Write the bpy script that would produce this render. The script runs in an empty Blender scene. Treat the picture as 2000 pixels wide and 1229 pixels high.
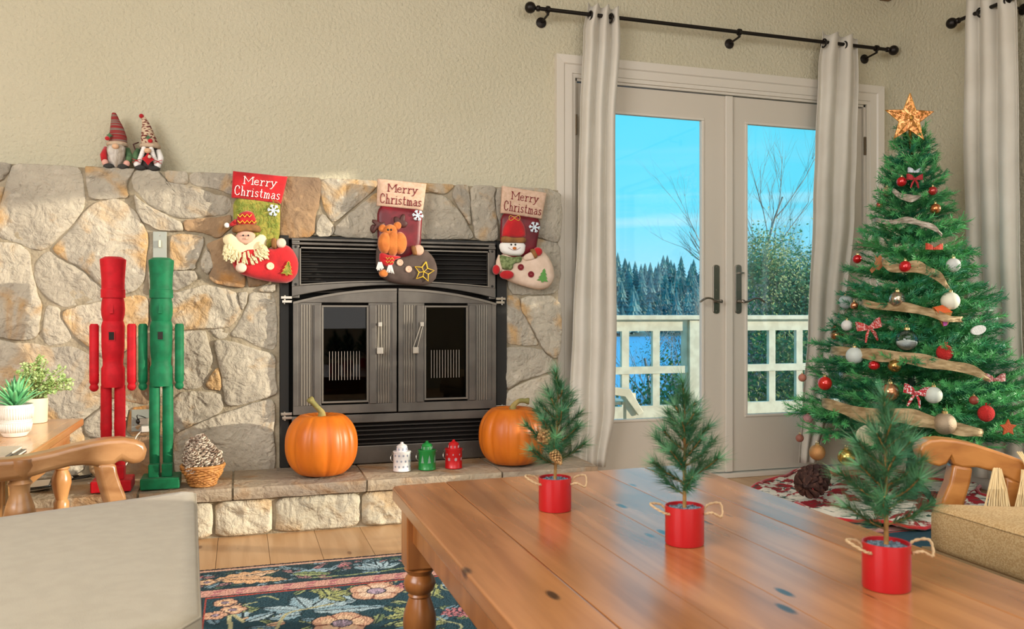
import bpy, math, random
import numpy as np
from mathutils import Vector, Matrix, noise
R = random.Random(7)
PI = math.pi
sc = bpy.context.scene
COL = sc.collection
# ---------------------------------------------------------------- camera
F = 1650.0                       # focal length in pixels of the 2000x1229 frame
TH = math.atan(531.0/F)          # yaw of the camera against the back wall
CT, ST = math.cos(TH), math.sin(TH)
CH = 0.86                        # camera height
cd = bpy.data.cameras.new('camera'); cam = bpy.data.objects.new('camera', cd); COL.objects.link(cam)
cam.location = (0, 0, CH); cam.rotation_euler = (PI/2, 0, -TH)
cd.sensor_width = 36; cd.lens = 36*F/2000; cd.clip_end = 900; cd.clip_start = .05
cd.dof.use_dof = True; cd.dof.focus_distance = 3.5; cd.dof.aperture_fstop = 9
sc.camera = cam
# ---------------------------------------------------------------- world: clear winter sky with thin low cloud bars
w = bpy.data.worlds.new('sky'); sc.world = w; w.use_nodes = True
nt = w.node_tree; nt.nodes.clear(); L = nt.links.new
def N(t, **k):
    n = nt.nodes.new(t)
    for a, b in k.items():
        if a in n.inputs: n.inputs[a].default_value = b
        else: setattr(n, a, b)
    return n
tc = N('ShaderNodeTexCoord'); sp = N('ShaderNodeSeparateXYZ'); L(tc.outputs['Generated'], sp.inputs[0])
rp = N('ShaderNodeValToRGB'); L(sp.outputs['Z'], rp.inputs[0])
el = rp.color_ramp.elements
el[0].position = 0.0; el[0].color = (.42, .80, 1, 1)
el[1].position = 1.0; el[1].color = (.05, .36, .85, 1)
for p, c in ((.06, (.30, .78, 1, 1)), (.13, (.14, .76, 1, 1)), (.3, (.10, .74, 1, 1))):
    e = el.new(p); e.color = c
mp = N('ShaderNodeMapping'); mp.inputs['Scale'].default_value = (1.3, 1.3, 22); L(tc.outputs['Generated'], mp.inputs[0])
nz = N('ShaderNodeTexNoise', Scale=1.6, Detail=3.0); L(mp.outputs[0], nz.inputs['Vector'])
cr = N('ShaderNodeValToRGB'); L(nz.outputs['Fac'], cr.inputs[0])
cr.color_ramp.elements[0].position = .52; cr.color_ramp.elements[0].color = (0, 0, 0, 1)
cr.color_ramp.elements[1].position = .75; cr.color_ramp.elements[1].color = (.8, .8, .8, 1)
mr = N('ShaderNodeMapRange'); L(sp.outputs['Z'], mr.inputs[0])
mr.inputs[1].default_value = .08; mr.inputs[2].default_value = .2; mr.inputs[3].default_value = 1; mr.inputs[4].default_value = 0
mu = N('ShaderNodeMath', operation='MULTIPLY'); L(cr.outputs[0], mu.inputs[0]); L(mr.outputs[0], mu.inputs[1])
mx = N('ShaderNodeMixRGB'); mx.inputs[2].default_value = (.72, .93, 1, 1); L(mu.outputs[0], mx.inputs[0]); L(rp.outputs[0], mx.inputs[1])
bg = N('ShaderNodeBackground'); bg.inputs[1].default_value = 1.08; L(mx.outputs[0], bg.inputs[0])
wo = N('ShaderNodeOutputWorld'); L(bg.outputs[0], wo.inputs[0])
# ---------------------------------------------------------------- sun: low, through the window of the right wall
sd = bpy.data.lights.new('sun', 'SUN'); so = bpy.data.objects.new('sun', sd); COL.objects.link(so)
SUN = Vector((.905, -.40, .150)).normalized()
so.rotation_euler = SUN.to_track_quat('Z', 'Y').to_euler(); so.location = (8, -4, 3)
sd.energy = 5.4; sd.color = (1, .89, .72); sd.angle = math.radians(.6)
def area(n, loc, tgt, sx, sy, e, c):
    d = bpy.data.lights.new(n, 'AREA'); d.shape = 'RECTANGLE'; d.size = sx; d.size_y = sy; d.energy = e; d.color = c
    o = bpy.data.objects.new(n, d); COL.objects.link(o); o.location = loc
    o.rotation_euler = (Vector(loc)-Vector(tgt)).to_track_quat('Z', 'Y').to_euler()
    return o
area('ceiling_fill', (1.5, .8, 2.6), (1.6, 1.1, 0), 2.6, 2.2, 54, (.97, .98, 1))  # added overhead fill, no fixture hangs there
area('rear_fill', (.9, -1.9, 1.6), (2.2, 3.8, 1.1), 3.6, 1.8, 60, (1, .99, .98))  # added fill from behind the camera, the rear wall has no window
area('left_fill', (-2.2, .6, 1.9), (2.6, 3.0, 1.1), 2.4, 1.6, 108, (.99, .99, 1))  # added fill from the left to brighten the right side, no lamp modelled
sc.view_settings.view_transform = 'Standard'; sc.view_settings.look = 'None'
sc.view_settings.exposure = 0.0; sc.view_settings.gamma = 1; sc.view_settings.use_curve_mapping = False
# ---------------------------------------------------------------- pixel -> world helpers
def ray(px, py):
    u = (px-1000)/F; v = (614.5-py)/F
    return Vector((u*CT+ST, CT-u*ST, v))
CAM = Vector((0, 0, CH))
def onY(px, py, Y): r = ray(px, py); return CAM+r*(Y/r.y)
def onX(px, py, X): r = ray(px, py); return CAM+r*(X/r.x)
def onZ(px, py, z): r = ray(px, py); return CAM+r*((z-CH)/r.z)
def onP(px, py, P, n): r = ray(px, py); return CAM+r*((P-CAM).dot(n)/r.dot(n))
# ---------------------------------------------------------------- materials
MATS = {}
def srgb(c):
    if isinstance(c, str): c = tuple(int(c[i:i+2], 16)/255 for i in (0, 2, 4))
    return tuple(x/12.92 if x <= .04045 else ((x+.055)/1.055)**2.4 for x in c)+(1,)
def mat(name, c, rough=.6, metal=0, c2=None, ns=6, nlo=.4, nhi=.6, bump=0, bs=60, bd=.002, stretch=(1, 1, 1), coat=0, sheen=0, emit=0, spec=None, rnd=0, detail=4, coords='Object', sub=0):
    if name in MATS: return MATS[name]
    m = bpy.data.materials.new(name); m.use_nodes = True; t = m.node_tree; n = t.nodes; l = t.links.new
    b = n['Principled BSDF']; b.inputs['Base Color'].default_value = srgb(c); b.inputs['Roughness'].default_value = rough; b.inputs['Metallic'].default_value = metal
    if coat: b.inputs['Coat Weight'].default_value = coat; b.inputs['Coat Roughness'].default_value = .12
    if sheen: b.inputs['Sheen Weight'].default_value = sheen; b.inputs['Sheen Roughness'].default_value = .5
    if spec is not None: b.inputs['Specular IOR Level'].default_value = spec
    if sub: b.inputs['Subsurface Weight'].default_value = sub; b.inputs['Subsurface Scale'].default_value = .02
    if emit: b.inputs['Emission Color'].default_value = srgb(c); b.inputs['Emission Strength'].default_value = emit
    co = n.new('ShaderNodeTexCoord'); ma = n.new('ShaderNodeMapping'); ma.inputs['Scale'].default_value = stretch; l(co.outputs[coords], ma.inputs[0])
    if c2:
        z = n.new('ShaderNodeTexNoise'); z.inputs['Scale'].default_value = ns; z.inputs['Detail'].default_value = detail; l(ma.outputs[0], z.inputs['Vector'])
        r = n.new('ShaderNodeValToRGB'); l(z.outputs['Fac'], r.inputs[0])
        r.color_ramp.elements[0].position = nlo; r.color_ramp.elements[0].color = srgb(c)
        r.color_ramp.elements[1].position = nhi; r.color_ramp.elements[1].color = srgb(c2)
        out = r.outputs[0]
        if rnd:
            oi = n.new('ShaderNodeObjectInfo'); h = n.new('ShaderNodeHueSaturation'); l(out, h.inputs['Color'])
            mm = n.new('ShaderNodeMapRange'); l(oi.outputs['Random'], mm.inputs[0]); mm.inputs[3].default_value = 1-rnd; mm.inputs[4].default_value = 1+rnd; l(mm.outputs[0], h.inputs['Value']); out = h.outputs[0]
        l(out, b.inputs['Base Color'])
    if bump:
        z = n.new('ShaderNodeTexNoise'); z.inputs['Scale'].default_value = bs; z.inputs['Detail'].default_value = 5; l(ma.outputs[0], z.inputs['Vector'])
        bp = n.new('ShaderNodeBump'); bp.inputs['Strength'].default_value = bump; bp.inputs['Distance'].default_value = bd
        l(z.outputs['Fac'], bp.inputs['Height']); l(bp.outputs[0], b.inputs['Normal'])
    MATS[name] = m; return m
def wood(name, c1, c2, axis=1, rough=.35, coat=.2, knots=True, dark='5a2c12', rnd=.06, scale=1.0):
    if name in MATS: return MATS[name]
    m = bpy.data.materials.new(name); m.use_nodes = True; t = m.node_tree; n = t.nodes; l = t.links.new
    b = n['Principled BSDF']; b.inputs['Roughness'].default_value = rough; b.inputs['Coat Weight'].default_value = coat; b.inputs['Coat Roughness'].default_value = .2
    co = n.new('ShaderNodeTexCoord'); oi = n.new('ShaderNodeObjectInfo')
    va = n.new('ShaderNodeVectorMath'); va.operation = 'ADD'; sc3 = n.new('ShaderNodeVectorMath'); sc3.operation = 'SCALE'; sc3.inputs[3].default_value = 7.0
    cx = n.new('ShaderNodeCombineXYZ')
    for i in range(3): l(oi.outputs['Random'], cx.inputs[i])
    l(cx.outputs[0], sc3.inputs[0]); l(co.outputs['Object'], va.inputs[0]); l(sc3.outputs[0], va.inputs[1])
    st = [14*scale]*3; st[axis] = 1.1*scale
    ma = n.new('ShaderNodeMapping'); ma.inputs['Scale'].default_value = st; l(va.outputs[0], ma.inputs[0])
    z = n.new('ShaderNodeTexNoise'); z.inputs['Scale'].default_value = 1.6; z.inputs['Detail'].default_value = 6; z.inputs['Distortion'].default_value = .6; l(ma.outputs[0], z.inputs['Vector'])
    r = n.new('ShaderNodeValToRGB'); l(z.outputs['Fac'], r.inputs[0]); r.color_ramp.elements[0].position = .33; r.color_ramp.elements[1].position = .66
    r.color_ramp.elements[0].color = srgb(c2); r.color_ramp.elements[1].color = srgb(c1); out = r.outputs[0]
    if knots:
        sk = [13.0]*3; sk[axis] = 4.6
        mk = n.new('ShaderNodeMapping'); mk.inputs['Scale'].default_value = sk; l(va.outputs[0], mk.inputs[0])
        vo = n.new('ShaderNodeTexVoronoi'); vo.inputs['Scale'].default_value = 1.0; l(mk.outputs[0], vo.inputs['Vector'])
        rk = n.new('ShaderNodeValToRGB'); l(vo.outputs['Distance'], rk.inputs[0]); rk.color_ramp.elements[0].position = .07; rk.color_ramp.elements[1].position = .125
        rk.color_ramp.elements[0].color = (1, 1, 1, 1); rk.color_ramp.elements[1].color = (0, 0, 0, 1)
        mx = n.new('ShaderNodeMixRGB'); l(rk.outputs[0], mx.inputs[0]); l(out, mx.inputs[1]); mx.inputs[2].default_value = srgb(dark); out = mx.outputs[0]
    h = n.new('ShaderNodeHueSaturation'); mm = n.new('ShaderNodeMapRange'); l(oi.outputs['Random'], mm.inputs[0]); mm.inputs[3].default_value = 1-rnd; mm.inputs[4].default_value = 1+rnd
    l(mm.outputs[0], h.inputs['Value']); l(out, h.inputs['Color']); l(h.outputs[0], b.inputs['Base Color'])
    bp = n.new('ShaderNodeBump'); bp.inputs['Strength'].default_value = .15; bp.inputs['Distance'].default_value = .001; l(z.outputs['Fac'], bp.inputs['Height']); l(bp.outputs[0], b.inputs['Normal'])
    MATS[name] = m; return m
def glassmat(name, tint=(1, 1, 1), refl=1.0, rough=0.0):
    if name in MATS: return MATS[name]
    m = bpy.data.materials.new(name); m.use_nodes = True; t = m.node_tree; n = t.nodes; l = t.links.new; n.remove(n['Principled BSDF'])
    tr = n.new('ShaderNodeBsdfTransparent'); tr.inputs[0].default_value = tint+(1,)
    gl = n.new('ShaderNodeBsdfGlossy'); gl.inputs['Roughness'].default_value = rough
    fr = n.new('ShaderNodeFresnel'); fr.inputs[0].default_value = 1.45; mu = n.new('ShaderNodeMath'); mu.operation = 'MULTIPLY'; mu.inputs[1].default_value = refl; l(fr.outputs[0], mu.inputs[0])
    mx = n.new('ShaderNodeMixShader'); l(mu.outputs[0], mx.inputs[0]); l(tr.outputs[0], mx.inputs[1]); l(gl.outputs[0], mx.inputs[2]); l(mx.outputs[0], n['Material Output'].inputs[0])
    MATS[name] = m; return m
# ---------------------------------------------------------------- mesh builder
def org(o): return org(o.parent) if o.parent else o.location.copy()
class MB:
    def __init__(s): s.v = []; s.f = []
    def add(s, v, f):
        k = len(s.v); s.v += [tuple(p) for p in v]; s.f += [tuple(i+k for i in q) for q in f]; return s
    def box(s, x0, x1, y0, y1, z0, z1):
        return s.add([(x0, y0, z0), (x1, y0, z0), (x1, y1, z0), (x0, y1, z0), (x0, y0, z1), (x1, y0, z1), (x1, y1, z1), (x0, y1, z1)],
                     [(0, 3, 2, 1), (4, 5, 6, 7), (0, 1, 5, 4), (1, 2, 6, 5), (2, 3, 7, 6), (3, 0, 4, 7)])
    def prism(s, pts, off):             # pts: 3D polygon, off: extrusion vector
        n = len(pts); off = Vector(off); v = [Vector(p) for p in pts]; v += [p+off for p in v]
        return s.add(v, [tuple(range(n)), tuple(range(2*n-1, n-1, -1))]+[(i, i+n, (i+1) % n+n, (i+1) % n) for i in range(n)])
    def tube(s, pts, r, n=8, cap=True):
        pts = [Vector(p) for p in pts]; m = len(pts)
        if not hasattr(r, '__len__'): r = [r]*m
        rings = []; up = None
        for i, p in enumerate(pts):
            d = (pts[min(i+1, m-1)]-pts[max(i-1, 0)])
            if d.length < 1e-9: d = Vector((0, 0, 1))
            d.normalize()
            if up is None: up = Vector((0, 0, 1)) if abs(d.z) < .9 else Vector((1, 0, 0))
            a = d.cross(up)
            if a.length < 1e-6: a = d.orthogonal()
            a.normalize(); b = a.cross(d).normalized(); up = b
            rings.append([p+(a*math.cos(2*PI*k/n)+b*math.sin(2*PI*k/n))*r[i] for k in range(n)])
        v = [q for g in rings for q in g]; f = []
        for i in range(m-1):
            for k in range(n): f.append((i*n+k, i*n+(k+1) % n, (i+1)*n+(k+1) % n, (i+1)*n+k))
        if cap: f.append(tuple(range(n-1, -1, -1))); f.append(tuple((m-1)*n+k for k in range(n)))
        return s.add(v, f)
    def lathe(s, prof, c=(0, 0, 0), n=24, ax='z', sx=1, sy=1):   # prof: (r, h)
        v = []; f = []; m = len(prof)
        for r, h in prof:
            r = max(r, 1e-5)
            for k in range(n):
                a = 2*PI*k/n; p = (r*math.cos(a)*sx, r*math.sin(a)*sy, h)
                if ax == 'x': p = (h, p[0], p[1])
                if ax == 'y': p = (p[0], h, p[1])
                v.append((p[0]+c[0], p[1]+c[1], p[2]+c[2]))
        for i in range(m-1):
            for k in range(n): f.append((i*n+k, i*n+(k+1) % n, (i+1)*n+(k+1) % n, (i+1)*n+k))
        f.append(tuple(range(n-1, -1, -1))); f.append(tuple((m-1)*n+k for k in range(n)))
        return s.add(v, f)
    def ball(s, c, r, n=16, m=10, squash=None):
        if not hasattr(r, '__len__'): r = (r, r, r)
        v = []; f = []
        for i in range(m+1):
            t = PI*i/m
            for k in range(n):
                a = 2*PI*k/n; v.append((c[0]+r[0]*math.sin(t)*math.cos(a), c[1]+r[1]*math.sin(t)*math.sin(a), c[2]-r[2]*math.cos(t)))
        for i in range(m):
            for k in range(n): f.append((i*n+k, i*n+(k+1) % n, (i+1)*n+(k+1) % n, (i+1)*n+k))
        return s.add(v, f)
    def torus(s, c, R_, r, axis='y', n=20, m=8):
        pts = []
        for k in range(n+1):
            a = 2*PI*k/n; q = (R_*math.cos(a), R_*math.sin(a))
            p = {'z': (q[0], q[1], 0), 'y': (q[0], 0, q[1]), 'x': (0, q[0], q[1])}[axis]
            pts.append((c[0]+p[0], c[1]+p[1], c[2]+p[2]))
        return s.tube(pts, r, m, cap=False)
    def pillow(s, pts, ydir, bulge, thick, rings=(0, .1, .28, .55, .82), fn=None, nrm=None):
        # pts: 3D outline in a plane; ydir: unit vector towards the viewer; raised, rounded front, flat back
        pts = [Vector(p) for p in pts]; c = sum(pts, Vector())/len(pts); n = len(pts); yd = Vector(ydir)
        v = [p-yd*thick for p in pts]; f = [tuple(range(n))]
        for t in rings:
            h = bulge*math.sqrt(max(0, 1-(1-min(t*2.2, 1))**2))
            for p in pts:
                q = p.lerp(c, t); hh = h
                if fn: hh += fn(q, t)
                v.append(q+yd*hh)
        for i in range(len(rings)):
            for k in range(n): f.append((i*n+k, (i+1)*n+k, (i+1)*n+(k+1) % n, i*n+(k+1) % n))
        hh = bulge+(fn(c, 1) if fn else 0); v.append(c+yd*hh); ci = len(v)-1; b = len(rings)*n
        for k in range(n): f.append((b+k, ci, b+(k+1) % n))
        return s.add(v, f)
    def build(s, name, m, parent=None, smooth=False, bev=0, bseg=2, autos=False):
        o0 = org(parent) if parent else Vector((0, 0, 0))
        me = bpy.data.meshes.new(name); me.from_pydata([(p[0]-o0.x, p[1]-o0.y, p[2]-o0.z) for p in s.v], [], s.f); me.update()
        import bmesh
        b = bmesh.new(); b.from_mesh(me); bmesh.ops.recalc_face_normals(b, faces=b.faces); b.to_mesh(me); b.free()
        if m: me.materials.append(m)
        if smooth:
            me.polygons.foreach_set('use_smooth', [True]*len(me.polygons))
            if autos and hasattr(me, 'set_sharp_from_angle'): me.set_sharp_from_angle(angle=math.radians(38))
        o = bpy.data.objects.new(name, me); COL.objects.link(o)
        if parent: o.parent = parent
        if bev:
            q = o.modifiers.new('Bevel', 'BEVEL'); q.width = bev; q.segments = bseg; q.limit_method = 'ANGLE'; q.angle_limit = math.radians(40)
        return o
def tag(o, label=None, cat=None, group=None, kind=None):
    if label: o['label'] = label
    if cat: o['category'] = cat
    if group: o['group'] = group
    if kind: o['kind'] = kind
    return o
def thing(name, label, cat, loc=(0, 0, 0), group=None):
    o = bpy.data.objects.new(name, None); COL.objects.link(o); o.location = loc; o.empty_display_size = .05
    return tag(o, label, cat, group)
def copy_tree(o, parent=None):
    c = o.copy(); COL.objects.link(c); c.parent = parent
    for ch in [x for x in o.children]: copy_tree(ch, c)
    return c
def chaikin(p, it=1):
    for _ in range(it):
        q = []
        for i in range(len(p)):
            a, b = p[i], p[(i+1) % len(p)]
            q.append((a[0]*.8+b[0]*.2, a[1]*.8+b[1]*.2)); q.append((a[0]*.2+b[0]*.8, a[1]*.2+b[1]*.8))
        p = q
    return p
def resample(p, n):
    d = [0]
    for i in range(len(p)): a, b = p[i], p[(i+1) % len(p)]; d.append(d[-1]+math.hypot(a[0]-b[0], a[1]-b[1]))
    out = []; j = 0
    for k in range(n):
        t = d[-1]*k/n
        while d[j+1] < t: j += 1
        a, b = p[j], p[(j+1) % len(p)]; u = (t-d[j])/max(1e-9, d[j+1]-d[j]); out.append((a[0]+(b[0]-a[0])*u, a[1]+(b[1]-a[1])*u))
    return out
def outl(px, Y, n=0, it=1):
    p = chaikin(px, it)
    if n: p = resample(p, n)
    return [onY(a, b, Y) for a, b in p]
def ell(cx, cy, rx, ry, n=20, rot=0):
    return [(cx+rx*math.cos(t)*math.cos(rot)-ry*math.sin(t)*math.sin(rot), cy+rx*math.cos(t)*math.sin(rot)+ry*math.sin(t)*math.cos(rot)) for t in [2*PI*k/n for k in range(n)]]
FRONT = Vector((0, -1, 0))
def spline(p, n=6):
    p = [Vector(q) for q in p]; out = []
    for i in range(len(p)-1):
        a = p[max(i-1, 0)]; b = p[i]; c = p[i+1]; d = p[min(i+2, len(p)-1)]
        for k in range(n):
            t = k/n; out.append(.5*((2*b)+(c-a)*t+(2*a-5*b+4*c-d)*t*t+(3*b-a-3*c+d)*t**3))
    out.append(p[-1]); return out
# ================================================================ SETTING
YW = 3.887; XR = 3.481; ZC = 2.66; XL = -2.6; YB = -2.2
M_wall = mat('painted_plaster', 'cdc5ab', .8, c2='c9c1a6', ns=1.5, bump=1, bs=62, bd=.010)
M_trim = mat('white_trim_paint', 'd9d1c3', .35, bump=.1, bs=30)
M_ceil = mat('ceiling_paint', 'd8cfbd', .9)
M_plank = wood('oak_floor', 'd2ab80', 'bd9266', 1, .38, .1, True, '8a5c36', .07)
xd0 = onY(1122, 0, YW).x; xd1 = onY(1690, 0, YW).x; zd = 2.03
wb = MB(); wb.box(XL, xd0, YW, YW+.15, 0, ZC); wb.box(xd1, XR+.15, YW, YW+.15, 0, ZC); wb.box(xd0, xd1, YW, YW+.15, zd, ZC)
tag(wb.build('wall_back', M_wall), kind='structure')
wy0, wy1, wz0, wz1 = .45, 2.60, .42, 2.07
wr = MB(); wr.box(XR, XR+.15, YB, wy0, 0, ZC); wr.box(XR, XR+.15, wy1, 2.88, 1.38, ZC); wr.box(XR, XR+.15, 2.88, YW, 0, ZC); wr.box(XR, XR+.15, wy1, 2.88, 0, wz0); wr.box(XR, XR+.15, wy0, wy1, 0, wz0); wr.box(XR, XR+.15, wy0, wy1, wz1, ZC)
tag(wr.build('wall_right', M_wall), kind='structure')
tag(MB().box(XL-.15, XL, YB, YW+.15, 0, ZC).build('wall_left', M_wall), kind='structure')
tag(MB().box(XL, XR, YB-.15, YB, 0, ZC).build('wall_rear', M_wall), kind='structure')
tag(MB().box(XL, XR+.15, YB, YW+.15, ZC, ZC+.1).build('ceiling', M_ceil), kind='structure')
M_beam = wood('dark_beam_wood', '8a6a4a', '6a4c32', 1, .6, 0, False)
tag(MB().box(XR-.06, XR, 2.2, YW, ZC-.035, ZC).build('trim_3', M_beam), kind='structure')
fl = tag(MB().box(XL, XR, YB, YW, -.06, -.012).build('floor', mat('sub_floor', '6a5038', .9)), kind='structure')
x = XL; k = 0; pw = .18
cache = {}
while x < XR-.01:
    off = [(0), (1.3), (.6), (1.9)][k % 4]; y = YB+off-2.2
    while y < YW:
        a, b = max(y, YB), min(y+2.2, YW)
        if b-a > .05:
            MB().box(x+.0008, min(x+pw, XR)-.0008, a+.0008, b-.0008, -.012, 0).build('plank', M_plank, fl)
        y += 2.2
    x += pw; k += 1
# baseboard on the right wall and between chimney and corner
tag(MB().box(XR-.014, XR, YB, YW-.02, 0, .1).build('baseboard_right', M_trim, bev=.004), kind='structure')
tag(MB().box(xd1+.11, XR-.014, YW-.014, YW, 0, .1).build('baseboard_back', M_trim, bev=.004), kind='structure')
# ---- door casing (trim_1) with a stepped moulding
cw = .105
def casing_profile():  # (distance from opening, protrusion)
    return [(0, 0), (0, .012), (.018, .014), (.02, .02), (.06, .02), (.066, .027), (cw, .03), (cw, 0)]
pr = casing_profile(); tr = MB()
for side in (-1, 1):
    xx = xd0 if side < 0 else xd1
    pts0 = [(xx+side*a, YW-b, 0) for a, b in pr]; pts1 = [(xx+side*a, YW-b, zd+a) for a, b in pr]
    n = len(pr); tr.add(pts0+pts1, [tuple(range(n)), tuple(range(2*n-1, n-1, -1))]+[(i, (i+1) % n, (i+1) % n+n, i+n) for i in range(n)])
pts0 = [(xd0-a, YW-b, zd+a) for a, b in pr]; pts1 = [(xd1+a, YW-b, zd+a) for a, b in pr]; n = len(pr)
tr.add(pts0+pts1, [tuple(range(n)), tuple(range(2*n-1, n-1, -1))]+[(i, (i+1) % n, (i+1) % n+n, i+n) for i in range(n)])
tag(tr.build('trim_1', M_trim), kind='structure')
# jamb + threshold
jb = MB(); jb.box(xd0, xd0+.012, YW, YW+.15, 0, zd); jb.box(xd1-.012, xd1, YW, YW+.15, 0, zd); jb.box(xd0, xd1, YW, YW+.15, zd-.012, zd)
tag(jb.build('trim_2', M_trim), kind='structure')
tag(MB().box(xd0, xd1, YW-.02, YW+.17, 0, .025).build('door_sill', M_trim, bev=.004), kind='structure')
# ---- two french door leaves
M_door = mat('door_paint', 'd0c7b8', .28, bump=.05, bs=20)
M_nickel = mat('brushed_nickel', 'a39c92', .32, 1)
M_dglass = glassmat('window_glass', refl=.75)
xm = onY(1424, 0, YW).x
g1r = onY(1373, 0, YW+.02).x; g2l = onY(1453, 0, YW+.02).x
zgt = CH+(614.5-222)*((YW+.02)/(CT-.155*ST))/F; zgb = CH+(614.5-823)*((YW+.02)/(CT-.155*ST))/F
def leaf(nm, x0, x1, gx0, gx1, side):
    d = MB(); y0, y1 = YW+.012, YW+.056; z0, z1 = .03, zd-.018
    d.box(x0, gx0, y0, y1, z0, z1); d.box(gx1, x1, y0, y1, z0, z1); d.box(gx0, gx1, y0, y1, zgt, z1); d.box(gx0, gx1, y0, y1, z0, zgb)
    o = tag(d.build(nm, M_door), kind='structure')
    bd_ = MB(); t = .014
    for (a, b, c, e) in ((gx0, gx0+t, zgb+t, zgt-t), (gx1-t, gx1, zgb+t, zgt-t), (gx0, gx1, zgb, zgb+t), (gx0, gx1, zgt-t, zgt)):
        bd_.box(a-.001, b+.001, y0-.006, y0+.02, c, e)
    bd_.build('glazing_bead', M_trim, o, bev=.003)
    MB().box(gx0, gx1, y0+.02, y0+.026, zgb, zgt).build('pane', M_dglass, o)
    return o
dl = leaf('door_1', xd0+.014, xm-.003, xd0+.014+.115, g1r, 1)
dr = leaf('door_2', xm+.003, xd1-.014, g2l, xd1-.014-.115, -1)
MB().box(xm-.022, xm+.022, YW-.004, YW+.0118, .03, zd-.018).build('astragal', M_trim, dr, bev=.004)
def zat(px, py, Y): return onY(px, py, Y).z
for o, pxc, s in ((dl, 1398, -1), (dr, 1441, 1)):
    xc = onY(pxc, 0, YW+.012).x; z0 = zat(pxc, 613, YW); z1 = zat(pxc, 517, YW); zl = zat(pxc, 589, YW)
    pl = []
    for k in range(7): a = PI*k/6; pl.append((xc+.019*math.cos(a), 0, z1-.012+.012*math.sin(a)))
    for k in range(7): a = PI+PI*k/6; pl.append((xc+.019*math.cos(a), 0, z0+.012+.012*math.sin(a)))
    h = MB().prism([(p[0], YW+.012, p[2]) for p in pl], (0, -.008, 0)).build('handle_plate', M_nickel, o, bev=.002)
    lv = MB(); yy = YW-.045; lv.tube([(xc, YW+.006, zl), (xc, yy, zl)], .009, 12)
    lv.tube(spline([(xc-s*.004, yy, zl-.004), (xc+s*.03, yy, zl+.0), (xc+s*.06, yy, zl+.014), (xc+s*.09, yy, zl+.016), (xc+s*.118, yy, zl+.002), (xc+s*.126, yy, zl-.004)]), .0055, 8)
    lv.build('lever', M_nickel, o, smooth=True)
    kk = MB()
    for zz in (z1-.014, z0+.014, zl+.06): kk.lathe([(.0045, 0), (.004, -.0025), (0, -.003)], (xc, YW+.004, zz), 10, 'y')
    if s > 0: kk.box(xc-.004, xc+.02, YW-.02, YW+.004, z1-.048, z1-.041)
    kk.build('screw', M_nickel, o)
for xx, o in ((xd0+.006, dl), (xd1-.006, dr)):
    for zz in (1.80, .3):
        q = MB(); q.tube([(xx, YW-.004, zz-.05), (xx, YW-.004, zz+.05)], .007, 10)
        for j in (-.02, .0, .02): q.tube([(xx, YW-.004, zz+j-.001), (xx, YW-.004, zz+j+.001)], .0078, 10)
        q.build('hinge', mat('bronze_hinge', '6b5c48', .4, .9), o)
# ---- right window
wn = MB(); t = .05; xa = XR+.03; xb = XR+.09
wn.box(xa, xb, wy0, wy0+t, wz0+t, wz1-t); wn.box(xa, xb, wy1-t, wy1, wz0+t, wz1-t); wn.box(xa, xb, wy0, wy1, wz0, wz0+t); wn.box(xa, xb, wy0, wy1, wz1-t, wz1); wn.box(xa, xb, 1.66, 1.72, wz0+t, wz1-t)
wo_ = tag(wn.build('window_1', M_trim), kind='structure')
MB().box(XR+.055, XR+.06, wy0+t, 1.66, wz0+t, wz1-t).build('pane', M_dglass, wo_); MB().box(XR+.055, XR+.06, 1.72, wy1-t, wz0+t, wz1-t).build('pane', M_dglass, wo_)
w2 = MB(); w2.box(xa, xb, 2.601, 2.612, wz0+.03, 1.35); w2.box(xa, xb, 2.86, 2.88, wz0+.03, 1.35); w2.box(xa, xb, 2.601, 2.88, wz0, wz0+.03); w2.box(xa, xb, 2.601, 2.88, 1.35, 1.38)  # unseen low opening, added so sun reaches the tree
w2 = tag(w2.build('added_sun_window', M_trim), kind='structure'); MB().box(XR+.055, XR+.06, 2.612, 2.86, wz0+.03, 1.35).build('pane', M_dglass, w2)
wc = MB(); wc.box(XR-.012, XR, wy1+.0905, 2.89, 1.39, wz1+.09); wc.box(XR-.022, XR, 2.891, 2.98, wz0-.09, wz1+.09)  # flat side panel is added, the opening stops short to limit the sun patch
for (a, b, c, d) in ((wy1, wy1+.09, 1.38, wz1), (wy0-.09, wy0, wz0, wz1), (wy0-.09, wy1+.09, wz1, wz1+.09), (wy0-.09, 2.89, wz0-.09, wz0)): wc.box(XR-.02, XR, a, b, c, d)
wc.build('window_casing', M_trim, wo_, bev=.005)
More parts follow.
